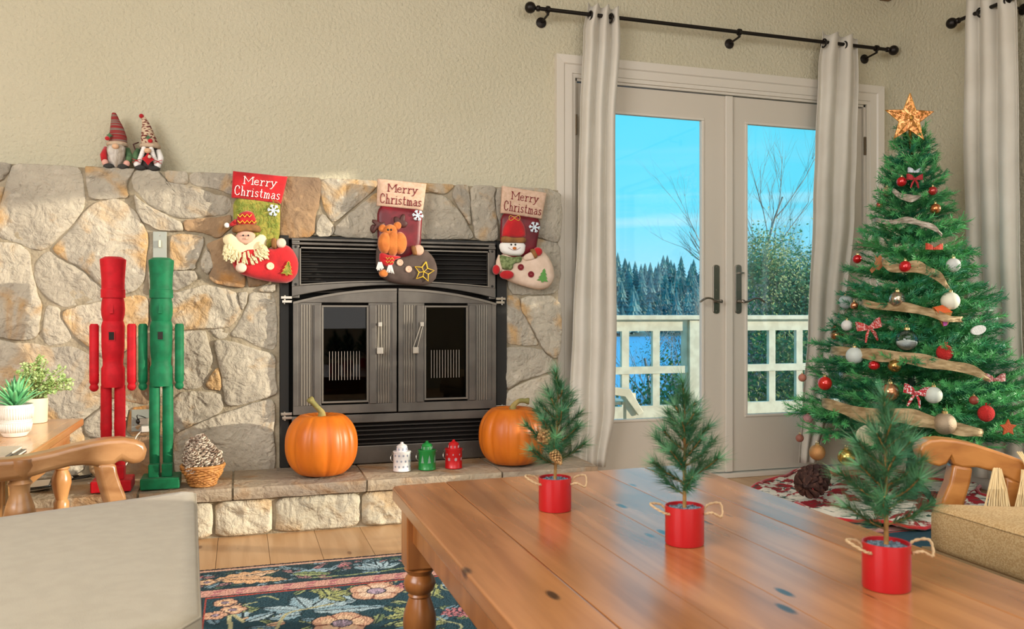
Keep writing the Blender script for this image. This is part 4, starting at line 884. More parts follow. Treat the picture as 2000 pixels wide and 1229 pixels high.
for p in (ca_+dl_*.05+dn*.05, ca_+dl_*.7+dn*.05, ca_+dl_*.05+dn*.9, ca_+dl_*.7+dn*.9): MB().box(p.x-.025, p.x+.025, p.y-.025, p.y+.025, .0125, SE-.19).build('leg', M_arm, lc, bev=.004)
# right armchair
f1, f2 = onZ(1800, 982, SE), onZ(2000, 1040, SE); df = (f2-f1).normalized(); ds = Vector((.90, -.43, 0)).normalized()
rc = thing('armchair', 'wooden armchair with woven tan seat cushion at the right edge', 'armchair', (f1.x+.35, f1.y-.4, 0))
slab([f1+df*.62, f1+ds*.62+df*.62, f1+ds*.62, f1], 'seat_cushion', M_cushR, rc, SE-.004, .10, .018)
pr2, n2 = planar(f1-df*.07, ds)
if n2.dot(Vector((0, 1, 0))) < 0: n2 = -n2
top = [(1800, 893), (1796, 880), (1802, 868), (1818, 860), (1840, 858), (1870, 861), (1905, 868), (1940, 879), (1970, 889), (2000, 900), (2060, 925)]
bot = [(2060, 975), (2000, 951), (1970, 936), (1940, 922), (1910, 914), (1880, 914), (1862, 908), (1858, 896), (1850, 907), (1836, 912), (1820, 908), (1808, 902)]
extr('arm_rest', M_armR, rc, [pr2(a, b) for a, b in top+bot], n2, .06, .010)
extr('arm_post', M_armR, rc, [pr2(a, b) for a, b in [(1863, 908), (1902, 914), (1897, 945), (1886, 982), (1884, 1000), (1838, 1000), (1843, 975), (1856, 945)]], n2, .05, .008)
extr('back_post', M_armR, rc, [pr2(a, b) for a, b in [(1962, 930), (1998, 944), (1998, 1030), (1962, 1030)]], n2, .05, .008)
a_, b_ = f1, f1+df*.62; MB().prism([a_+Vector((0, 0, -.102)), b_+Vector((0, 0, -.102)), b_+Vector((0, 0, -.17)), a_+Vector((0, 0, -.17))], ds*.6).build('seat_frame', mat('dark_tan_webbing', '8c7450', .9, bump=.5, bs=300), rc)
for p in (f1+ds*.05+df*.05, f1+ds*.55+df*.05, f1+ds*.05+df*.57, f1+ds*.55+df*.57): MB().box(p.x-.022, p.x+.022, p.y-.022, p.y+.022, .0125, SE-.16).build('leg', M_armR, rc, bev=.004)
# fringed throw over the right arm
th_ = thing('fringed_throw', 'straw-coloured throw with long tassels hanging over the right chair arm', 'throw', pr2(1960, 990)); M_fr = mat('straw_fringe', 'd9c090', .9)
for nm, (xa, xb, ya, yb_) in (('tassel', (1928, 1958, 912, 992)), ('tassel', (1984, 2012, 915, 1010))):
    q = MB()
    for k in range(46):
        t = k/45; a = xa+(xb-xa)*(.3+.4*t); sway = R.uniform(-5, 5)+(t-.55)*34
        q.tube([pr2(a, ya+R.uniform(0, 3))-n2*(.008+R.uniform(0, .01)), pr2(a+sway*.6, (ya+yb_)/2)-n2*(.012+R.uniform(0, .012)), pr2(a+sway, yb_+R.uniform(-6, 4))-n2*(.010+R.uniform(0, .014))], .0017, 4)
    q.build(nm, M_fr, th_)
q = MB()
for k in range(3): q.tube(spline([pr2(1985+k*4, 882)-n2*.004, pr2(1996+k*3, 902)-n2*.012, pr2(2004+k*3, 925)-n2*.010], 4), .0022, 5)
q.build('knotted_cord', M_fr, th_)
# ================================================================ CURTAINS AND RODS
M_cur = mat('cream_linen', 'd9d3c6', .85, c2='d2cbbd', ns=4, bump=.35, bs=420, bd=.001, sheen=.2)
M_rod = mat('oiled_bronze', '2b2622', .4, .7)
def curtain(nm, label, rows, Y, folds, amp, ax='y', seed=1, toplip=.02):
    # rows: (z, a, b) extent of the gathered cloth at height z, along x (ax='y') or along y (ax='x', plane x=Y)
    rows = sorted(rows, reverse=True); n = 110; v = []; f = []; zs = []
    z0, z1 = rows[0][0], rows[-1][0]; M_ = 60
    for i in range(M_+1):
        z = z0+(z1-z0)*i/M_
        for j in range(len(rows)-1):
            if rows[j][0] >= z >= rows[j+1][0]-1e-9: break
        u = (rows[j][0]-z)/(rows[j][0]-rows[j+1][0]); u = u*u*(3-2*u); a = rows[j][1]+(rows[j+1][1]-rows[j][1])*u; b = rows[j][2]+(rows[j+1][2]-rows[j][2])*u
        for side in (0, 1):
            for k in range(n+1):
                t = k/n; ph = t*folds*2*PI; tt = t+.25/folds*math.sin(ph+.6)*.5+.03*noise.noise(Vector((t*4, z*1.2, seed)))*min(1, i/12)
                d = amp*(math.sin(ph)*(1-.25*i/M_)+.35*noise.noise(Vector((t*5, z*1.5, seed+9))))
                s = a+(b-a)*min(1, max(0, tt)); zz = z+(toplip*math.sin(ph*1.0+1.2)*.6 if i == 0 else 0)
                p = (s, Y+d+side*.0035, zz) if ax == 'y' else (Y+d+side*.0035, s, zz)
                v.append(p)
    for i in range(M_):
        for k in range(n):
            A = i*2*(n+1)+k; B = A+2*(n+1)
            f.append((A, A+1, B+1, B)); A += n+1; B += n+1; f.append((A, B, B+1, A+1))
    for i in range(M_):
        for k in (0, n): A = i*2*(n+1)+k; B = A+2*(n+1); f.append((A, B, B+n+1, A+n+1))
    for i in (0, M_):
        for k in range(n): A = i*2*(n+1)+k; f.append((A, A+n+1, A+n+2, A+1))
    r = thing(nm, label, 'curtain', (rows[0][1], Y, rows[-1][0]) if ax == 'y' else (Y, rows[0][1], rows[-1][0]))
    MB().add(v, f).build('cloth', M_cur, r, smooth=True)
    return r
YC = 3.79
def rw(Y, *l): return [(onY(a, y, Y).z, onY(a, y, Y).x, onY(b, y, Y).x) for (y, a, b) in l]
c1 = curtain('curtain', 'cream grommet curtain hanging left of the french doors', rw(YC, (8, 1148, 1208), (60, 1138, 1211), (230, 1132, 1201), (400, 1127, 1202), (640, 1117, 1204), (800, 1112, 1200), (915, 1118, 1182)), YC, 3.0, .024, seed=2)
c2 = curtain('curtain', 'cream curtain hanging between the french doors and the christmas tree', rw(YC, (63, 1606, 1678), (130, 1597, 1680), (290, 1590, 1676), (400, 1586, 1672), (640, 1577, 1650), (800, 1566, 1622), (905, 1560, 1598)), YC, 2.5, .026, seed=5)
XC = 3.385
def rx(X_, *l): return [(onX(a, y, X_).z, onX(b, y, X_).y, onX(a, y, X_).y) for (y, a, b) in l]
c3 = curtain('curtain', 'cream curtain on the right wall behind the christmas tree', rx(XC, (-12, 1888, 1978), (60, 1885, 1988), (280, 1884, 1992), (480, 1888, 1994), (640, 1894, 1998), (790, 1898, 2004), (930, 1902, 2008)), XC, 3.0, .024, 'x', seed=8)
def rod(nm, label, pts, wallp, brk, rings, rr=.0095):
    r = thing(nm, label, 'curtain rod', pts[0])
    MB().tube(pts, rr, 12).build('pole', M_rod, r, smooth=True, autos=True)
    for e, q in ((pts[0], pts[-1]), (pts[-1], pts[0])):
        d = (Vector(e)-Vector(q)).normalized(); m = MB(); e = Vector(e)
        m.tube([e-d*.004, e+d*.008, e+d*.012, e+d*.02], [.014, .014, .009, .009], 12); m.ball(e+d*.042, .027, 16, 12); m.build('finial', M_rod, r, smooth=True)
    for b in brk:
        w_ = Vector(wallp(b)); n = (Vector(b)-w_); n.normalize(); m = MB()
        wq = w_+Vector((0, 0, -.032)); m.tube([wq, wq+n*.006, wq+n*.012], [.026, .026, .014], 14); m.tube([wq+n*.01, Vector(b)+Vector((0, 0, -.024))], .0055, 8); m.tube([Vector(b)+Vector((0, 0, -.026)), Vector(b)+Vector((0, 0, .016))], .007, 8)
        d = (Vector(pts[1])-Vector(pts[0])).normalized(); m.tube([Vector(b)-d*.008, Vector(b)+d*.008], .0165, 14)
        m.build('bracket', M_rod, r, smooth=True, autos=True)
    return r
P0 = onY(1052, 17, 3.79); P1 = onY(1733, 96.5, 3.79); P0.z = P1.z = (P0.z+P1.z)/2
rb = lambda px: Vector((onY(px, 0, 3.79).x, 3.79, P0.z))
rod1 = rod('curtain_rod', 'long dark bronze curtain rod above the french doors', [P0, P1], lambda b: (b[0], YW, b[2]), [rb(1070), rb(1444), rb(1712)], [])
Q0 = onX(1872, 40, 3.385); Q1 = Vector((3.385, .25, Q0.z))
rod2 = rod('curtain_rod', 'dark bronze curtain rod on the right wall at the frame edge', [Q0, Q1], lambda b: (XR, b[1], b[2]), [Vector((3.385, 3.02, Q0.z)), Vector((3.385, 1.6, Q0.z))], [])
for c_, px in ((c1, 1153), (c2, 1609)):
    q = rb(px); m = MB(); m.torus((q.x, q.y, q.z-.006), .021, .0045, 'x', 20, 8); m.build('grommet', M_rod, c_, smooth=True)
    q = rb(px+40); MB().torus((q.x, q.y, q.z-.006), .021, .0045, 'x', 20, 8).build('grommet', M_rod, c_, smooth=True)
for yy in (onX(1968, 8, 3.385).y, onX(1915, 8, 3.385).y): MB().torus((3.385, yy, Q0.z-.006), .021, .0045, 'y', 20, 8).build('grommet', M_rod, c3, smooth=True)
# ================================================================ LETTERING (stroke glyphs with slab serifs)
G = {
 'M': (.86, [[(0, .9), (.02, 0)], [(.02, .9), (.38, .3), (.74, .9)], [(.76, .9), (.78, 0)], [(-.1, 0), (.14, 0)], [(.66, 0), (.9, 0)], [(-.1, .9), (.08, .9)], [(.7, .9), (.88, .9)]]),
 'C': (.6, [[(.5, .72), (.44, .93), (.27, 1.02), (.1, .88), (.02, .5), (.08, .12), (.26, -.02), (.43, .04), (.52, .22)], [(.5, .72), (.42, .74)]]),
 'e': (.46, [[(.02, .32), (.4, .34), (.38, .5), (.22, .6), (.05, .48), (0, .27), (.08, .05), (.25, 0), (.42, .1)]]),
 'r': (.44, [[(0, .6), (.12, .6), (.12, 0)], [(0, 0), (.25, 0)], [(.12, .35), (.22, .55), (.36, .6), (.4, .48)]]),
 'y': (.5, [[(.04, .6), (.24, .04)], [(.44, .6), (.24, .04), (.1, -.26), (-.04, -.28)], [(-.06, .6), (.14, .6)], [(.34, .6), (.54, .6)]]),
 'h': (.52, [[(0, 1), (.1, 1), (.1, 0)], [(.1, .4), (.22, .58), (.36, .5), (.38, 0)], [(0, 0), (.2, 0)], [(.3, 0), (.48, 0)]]),
 'i': (.3, [[(0, .6), (.12, .6), (.12, 0)], [(0, 0), (.25, 0)], [(.12, .78), (.13, .84)]]),
 's': (.42, [[(.34, .5), (.2, .6), (.04, .52), (.08, .36), (.28, .25), (.34, .1), (.18, 0), (0, .1)]]),
 't': (.38, [[(.14, .9), (.14, .12), (.22, 0), (.34, .06)], [(0, .6), (.3, .6)]]),
 'm': (.74, [[(0, .6), (.1, .6), (.1, 0)], [(.1, .4), (.22, .58), (.33, .5), (.34, 0)], [(.34, .4), (.46, .58), (.57, .5), (.58, 0)], [(0, 0), (.2, 0)], [(.26, 0), (.42, 0)], [(.5, 0), (.68, 0)]]),
 'a': (.48, [[(.04, .5), (.18, .6), (.34, .5), (.34, .1), (.44, 0)], [(.34, .35), (.15, .36), (0, .18), (.12, 0), (.28, .06), (.34, .2)]]),
}
def lettering(word, quad, u0, u1, vb, h, r, mb):
    tot = sum(G[c][0]+.08 for c in word); A, B, C, D = quad   # A top-left, B top-right, C bottom-right, D bottom-left (3D)
    def P(u, v): t = A.lerp(B, u); b = D.lerp(C, u); return b.lerp(t, v)
    x = 0
    for c in word:
        w_, st = G[c]
        for s in st: mb.tube([P(u0+(u1-u0)*(x+p[0])/tot, vb+p[1]*h)+FRONT*.001 for p in s], r, 5)
        x += w_+.08
YK = 3.722
M_redfelt = mat('red_felt', 'c8161f', .9, c2='b01018', ns=20, bump=.5, bs=300, bd=.002, sheen=.4)
M_dred = mat('dark_red_satin', '7c0f20', .45, c2='5e0a18', ns=14, bump=.4, bs=25, bd=.004)
M_burlap = mat('cream_burlap', 'd8b8a0', .9, c2='caa98f', ns=60, bump=.5, bs=400, bd=.001)
M_cream = mat('cream_felt', 'e6cdb8', .9, c2='d9bfa8', ns=20, bump=.3, bs=300, bd=.001)
M_yarn = mat('cream_yarn', 'efe0b4', .9, bump=.4, bs=200)
M_white = mat('white_felt', 'f2eee8', .85, bump=.2, bs=200)
M_grey = mat('grey_brown_felt', '5a4b44', .9, c2='4e4039', ns=18, bump=.4, bs=300, bd=.001)
M_moss = mat('mossy_green_cloth', 'a39a45', .95, c2='76802f', ns=40, bump=.8, bs=120, bd=.004)
M_mossy = mat('moss_thread', '8fa04a', .9); M_orange = mat('orange_plush', 'd17a34', .9, c2='bd6828', ns=25, bump=.5, bs=300, bd=.002, sheen=.3)
M_brown = mat('brown_plush', '9a6a3a', .9, c2='7c5530', ns=30, bump=.5, bs=250, bd=.002)
M_antler = mat('dark_brown_satin', '4a2420', .6); M_skin = mat('skin_felt', 'd9ab93', .85); M_ink = mat('black_bead', '15100e', .3)
M_letw = mat('white_thread', 'f4e6e2', .8); M_letr = mat('dark_red_thread', '7a1420', .8); M_gold = mat('gold_thread', 'd6b24a', .6); M_yel = mat('yellow_thread', 'e8c23a', .7)
M_grn = mat('green_felt', '5f9a4c', .9); M_pk = mat('peach_button', 'e0b49a', .5); M_snow = mat('pale_glitter_felt', 'd9e6ee', .5)
def piece(nm, m, par, px, Y, bulge, thick=.004, n=36, it=1, smooth=True, rings=(0, .08, .22, .45, .75)):
    P = [onY(a, b, Y) for a, b in resample(chaikin(px, it), n)]
    return MB().pillow(P, FRONT, bulge, thick, rings).build(nm, m, par, smooth=smooth)
def snowflake(par, cx, cy, r, Y, m=None):
    mb = MB()
    for k in range(6):
        a = PI*k/3+.15; pts = [(cx+r*math.cos(a)*t, cy+r*math.sin(a)*t) for t in (0, 1)]
        mb.tube([onY(*p, Y) for p in pts], .0036, 6)
        for s in (-1, 1):
            b = (cx+r*.6*math.cos(a), cy+r*.6*math.sin(a)); e = (b[0]+r*.38*math.cos(a+s*.8), b[1]+r*.38*math.sin(a+s*.8)); mb.tube([onY(*b, Y), onY(*e, Y)], .003, 6)
    return mb.build('snowflake', m or M_snow, par, smooth=True)
def fir(par, cx, cy, h, Y, m, rim=None):
    o = [(0, -.5), (.13, -.3), (.07, -.29), (.24, -.05), (.13, -.05), (.33, .2), (.2, .2), (.42, .42), (.07, .4), (.07, .5), (-.07, .5), (-.07, .4), (-.42, .42), (-.2, .2), (-.33, .2), (-.13, -.05), (-.24, -.05), (-.07, -.29), (-.13, -.3)]
    p = [(cx+a*h*math.cos(.15)-b*h*math.sin(.15), cy+a*h*math.sin(.15)+b*h*math.cos(.15)) for a, b in o]
    q = MB().prism([onY(a, b, Y) for a, b in p], (0, -.003, 0)).build('fir_tree_patch', m, par)
    if rim: mb = MB(); P = [onY(a, b, Y-.004) for a, b in p]; mb.tube(P+[P[0]], .0012, 4); mb.build('gold_outline', rim, q)
    return q
def dot(nm, m, par, x_, y_, r_, Y, ry=None, dep=.6):
    p = onY(x_, y_, Y); k = (Y/ray(x_, y_).y)/F; return MB().ball(p, (r_*k, r_*k*dep, (ry or r_)*k), 16, 10).build(nm, m, par, smooth=True)
def button(par, x_, y_, r_, Y, m, m2):
    p = onY(x_, y_, Y); k = 3.7/F; b = MB().lathe([(r_*k, 0), (r_*k, -.003), (r_*k*.75, -.004), (r_*k*.6, -.0028), (0, -.0028)], p, 14, 'y').build('button', m, par)
    q = MB()
    for s in (-1, 1): q.ball((p.x+s*.002, p.y-.003, p.z), (.0012, .001, .0012), 6, 4)
    q.build('button_hole', m2, b)
def cuff(par, q, m, lm):
    P = [onY(a, b, YK-.004) for a, b in q]; n = 9; edge = []
    for i in range(4):
        for k in range(n): edge.append(P[i].lerp(P[(i+1) % 4], k/n))
    MB().pillow(edge, FRONT, .010, .012, (0, .04, .1, .3, .7)).build('cuff', m, par, smooth=True)
    Q = [p+FRONT*.0095 for p in P]; mb = MB()
    lettering('Merry', Q, .22, .84, .56, .30, .0019, mb); lettering('Christmas', Q, .055, .965, .12, .34, .0019, mb); mb.build('lettering', lm, par)
# --- stocking 1: santa
s1 = thing('christmas_stocking', 'red santa stocking with cream yarn beard on the stone wall left of the fireplace', 'stocking', onY(505, 556, YK), None)
piece('leg', M_moss, s1, [(455, 385), (505, 390), (548, 397), (547, 430), (546, 470), (520, 490), (470, 490), (456, 440)], YK, .014)
piece('foot', M_redfelt, s1, [(450, 492), (470, 478), (505, 482), (538, 486), (556, 476), (572, 486), (584, 512), (581, 537), (566, 553), (540, 553), (500, 545), (470, 536), (455, 522)], YK-.003, .026)
cuff(s1, [(455, 334), (562, 345), (549, 398), (452, 386)], M_redfelt, M_letw)
mb = MB()
for k in range(60):
    a, b = R.uniform(460, 543), R.uniform(392, 468); t = R.uniform(0, PI); r_ = R.uniform(5, 11); pts = []
    for j in range(7): u = -1.3+2.6*j/6; pts.append(onY(min(547, max(456, a+r_*math.sin(u+t))), b+r_*math.cos(u+t), YK-.014-.003*math.cos(u)))
    mb.tube(pts, .0009, 4)
tag(mb.build('moss_threads', M_mossy, s1), kind='stuff')
piece('face', M_skin, s1, ell(480, 464, 20, 15), YK-.014, .016)
hat = piece('knitted_hat', M_redfelt, s1, [(463, 442), (462, 425), (470, 415), (484, 411), (496, 416), (503, 440)], YK-.014, .018)
for yy in (421, 433):
    z_ = MB(); z_.tube([onY(464+k*4.6, yy+(3 if k % 2 else -2), YK-.034) for k in range(9 if yy > 425 else 7)], .0022, 5); z_.build('zigzag', M_yel, hat)
piece('hat_tip', M_redfelt, s1, [(462, 426), (452, 433), (446, 440), (452, 444), (464, 440)], YK-.014, .012, n=20)
piece('hat_brim', M_brown, s1, [(455, 440), (481, 437), (507, 440), (511, 455), (481, 452), (452, 456)], YK-.02, .016)
dot('pompom', M_white, s1, 443, 440, 5, YK-.018)
for a in (475, 485): dot('eye', M_ink, s1, a, 460, 1.8, YK-.034)
dot('nose', M_skin, s1, 481, 466, 2.6, YK-.034); 
mb = MB()
for k in range(150):
    t = R.uniform(-1.95, 1.95); u = R.uniform(.62, 1.0); bx, by = 479+46*math.sin(t)*u*.9, 462+(46*math.cos(t*.62)*u if abs(t) < 2 else 0)
    if by < 468 and abs(bx-480) < 18: continue
    L_ = R.uniform(8, 14); dx = math.sin(t)*.7; pts = []
    for j in range(6): v_ = j/5; pts.append(onY(bx+dx*L_*(v_ if v_ < .6 else 1.2-v_)*1.3+1.8*math.sin(v_*PI), by+L_*math.sin(v_*PI), YK-.024-.012*math.sin(v_*PI)-R.uniform(0, .004)))
    mb.tube(pts, .0021, 5)
P = [(436, 462), (452, 454), (462, 470), (480, 480), (500, 468), (510, 454), (524, 464), (518, 485), (505, 500), (488, 506), (470, 508), (456, 500), (445, 485), (434, 470)]
mb.pillow([onY(a, b, YK-.010) for a, b in resample(chaikin(P), 36)], FRONT, .016, .004)
mb.build('yarn_beard', M_yarn, s1, smooth=True)
piece('mitten', M_cream, s1, ell(549, 475, 10, 10), YK-.022, .016, n=20); piece('mitten_cuff', M_brown, s1, [(529, 466), (540, 464), (541, 487), (531, 486)], YK-.022, .014, n=20)
piece('mitten', M_cream, s1, ell(471, 523, 11, 10), YK-.03, .014, n=20)
button(s1, 528, 520, 7, YK-.030, M_yarn, M_ink); fir(s1, 562, 524, 28, YK-.030, M_moss, M_gold); snowflake(s1, 534, 411, 12, YK-.018)
# --- stocking 2: reindeer
s2 = thing('christmas_stocking', 'brown footed reindeer stocking hanging over the fireplace vent', 'stocking', onY(795, 557, YK), None)
piece('leg', M_dred, s2, [(737, 400), (780, 405), (826, 410), (823, 450), (822, 482), (800, 508), (742, 512), (737, 460)], YK-.02, .014)
piece('foot', M_grey, s2, [(735, 478), (742, 502), (765, 505), (800, 500), (822, 485), (838, 492), (850, 508), (855, 528), (850, 548), (833, 558), (800, 558), (762, 551), (742, 541), (734, 522)], YK-.024, .024)
cuff_Y = YK
YK0 = YK; YK = YK-.02
cuff(s2, [(738, 349), (833, 359), (826, 411), (736, 402)], M_burlap, M_letr)
for px in ([(770, 440), (768, 424), (776, 422), (779, 432), (784, 418), (792, 418), (790, 432), (797, 434), (794, 444), (784, 446)], [(742, 446), (731, 452), (726, 458), (727, 446), (734, 440), (726, 434), (727, 428), (735, 430), (744, 436), (752, 432), (752, 444)]): piece('antler', M_antler, s2, px, YK-.014, .010, n=24)
piece('antler_lobe', M_antler, s2, ell(729, 447, 6, 9), YK-.01, .01, n=18)
for e in ((747, 446), (776, 441)): piece('ear', M_orange, s2, ell(e[0], e[1], 8, 8), YK-.02, .012, n=18)
piece('head', M_orange, s2, ell(762, 453, 14, 15), YK-.02, .02, n=24)
mz = MB()
for cx_ in (752, 767, 781): mz.pillow([onY(a, b, YK-.024) for a, b in resample(ell(cx_, 475, 14, 26 if cx_ == 767 else 22), 28)], FRONT, .024, .01)
mz.build('muzzle', M_orange, s2, smooth=True)
for e in (758, 764): dot('eye', M_ink, s2, e, 449, 2.2, YK-.04)
for e in (754,): dot('nostril', M_antler, s2, e, 474, 3, YK-.044, 6)
piece('mitten', M_skin, s2, ell(817, 489, 11, 11), YK-.022, .014, n=20); piece('mitten_cuff', M_brown, s2, [(802, 481), (811, 479), (816, 498), (807, 500)], YK-.024, .014, n=20)
piece('scarf', M_redfelt, s2, [(742, 492), (760, 498), (788, 502), (770, 508), (768, 520), (752, 522), (740, 510)], YK-.022, .014, n=24)
z_ = MB(); 
for yy in (505, 512): z_.tube([onY(754+k*3, yy+(2 if k % 2 else -2), YK-.04) for k in range(6)], .0018, 5)
z_.build('scarf_stripe', M_gold, s2)
for a, b in ((742, 520), (762, 526)):
    q = MB()
    for k in range(12): u = a-7+k*1.3; q.tube([onY(u*.4+a*.6, b-8, YK-.036), onY(u, b+R.uniform(4, 9), YK-.036-R.uniform(0, .006))], .0014, 4)
    q.build('tassel', M_white, s2)
piece('hoof', M_orange, s2, ell(749, 534, 9, 8), YK-.026, .014, n=18)
button(s2, 781, 513, 6.5, YK-.029, M_pk, M_letr); button(s2, 798, 526, 6.5, YK-.029, M_pk, M_letr)
def starpts(cx, cy, r, n=5, k=.48, a0=-PI/2): return [(cx+(r if i % 2 == 0 else r*k)*math.cos(a0+PI*i/n), cy+(r if i % 2 == 0 else r*k)*math.sin(a0+PI*i/n)) for i in range(2*n)]
q = MB(); sp_ = starpts(828, 531, 20, a0=-PI/2+.2); P = [onY(a, b, YK-.031) for a, b in sp_]; q.tube(P+[P[0]], .0028, 5)
for i in range(0, 10, 2): q.tube([onY(828+(sp_[i-1][0]-828)*.9, 531+(sp_[i-1][1]-531)*.9, YK-.031), onY(828, 531, YK-.031)], .0016, 5)
q.build('star_patch', M_yel, s2); snowflake(s2, 816, 421, 11, YK-.018)
YK = YK0
# --- stocking 3: snowman
s3 = thing('christmas_stocking', 'cream snowman stocking hanging right of the fireplace, beside the door', 'stocking', onY(1040, 567, YK), None)
piece('leg', M_dred, s3, [(979, 414), (1020, 421), (1057, 427), (1050, 470), (1046, 495), (1010, 505), (980, 505), (977, 460)], YK, .014)
piece('foot', M_cream, s3, [(976, 494), (1010, 505), (1045, 494), (1056, 485), (1070, 499), (1082, 522), (1083, 545), (1072, 563), (1052, 567), (1026, 560), (1000, 552), (978, 541), (969, 525)], YK-.004, .026)
cuff(s3, [(981, 363), (1068, 377), (1058, 428), (978, 416)], M_burlap, M_letr)
piece('head', M_white, s3, [(976, 474), (1002, 472), (1027, 475), (1025, 492), (1018, 500), (1000, 500), (980, 495), (975, 484)], YK-.014, .022)
hat = piece('bobble_hat', M_redfelt, s3, [(980, 465), (982, 446), (990, 430), (1004, 420), (1018, 430), (1026, 446), (1027, 466)], YK-.014, .022)
piece('hat_brim', M_brown, s3, [(980, 460), (1003, 465), (1027, 463), (1028, 475), (1003, 476), (978, 474)], YK-.022, .02)
bw = MB()
for s in (-1, 1): bw.tube([onY(1005+s*9*math.sin(t)*1.2, 428-5*math.sin(2*t)-2, YK-.036) for t in [PI*k/8 for k in range(9)]], .0015, 5)
bw.build('bow', M_gold, hat)
for a in (998.5, 1006.5): dot('eye', M_ink, s3, a, 478, 2.0, YK-.036)
dot('nose', M_orange, s3, 1005, 485, 4, YK-.038, 3)
q = MB(); q.tube([onY(993+k*2.6, 483+6*math.sin(PI*(k+.3)/9.6), YK-.0375) for k in range(10)], .0008, 4); q.build('smile', M_letr, s3)
sf = piece('scarf', mat('green_knit', '5d6b3e', .95, c2='8c9a68', ns=90, bump=.8, bs=150, bd=.004), s3, [(974, 497), (1000, 503), (1021, 500), (1018, 513), (1002, 515), (1000, 530), (980, 527), (975, 512)], YK-.022, .02)
piece('arm', M_cream, s3, [(1022, 500), (1040, 490), (1046, 507), (1022, 511)], YK-.024, .014, n=20); piece('mitten_cuff', M_brown, s3, [(1034, 488), (1043, 485), (1051, 502), (1043, 507)], YK-.028, .016, n=20); piece('mitten', M_redfelt, s3, ell(1050, 492, 9, 9), YK-.028, .016, n=20)
piece('arm', M_cream, s3, [(975, 494), (968, 512), (970, 530), (980, 534), (982, 510)], YK-.016, .012, n=20); piece('mitten', M_redfelt, s3, ell(969, 527, 7, 10), YK-.02, .014, n=20); piece('mitten', M_redfelt, s3, ell(990, 537, 14, 9), YK-.032, .012, n=20)
button(s3, 1017, 522, 6.5, YK-.032, M_letr, M_pk); button(s3, 1037, 536, 6.5, YK-.032, M_letr, M_pk); fir(s3, 1061, 538, 27, YK-.031, M_grn); snowflake(s3, 1044, 444, 11, YK-.018)
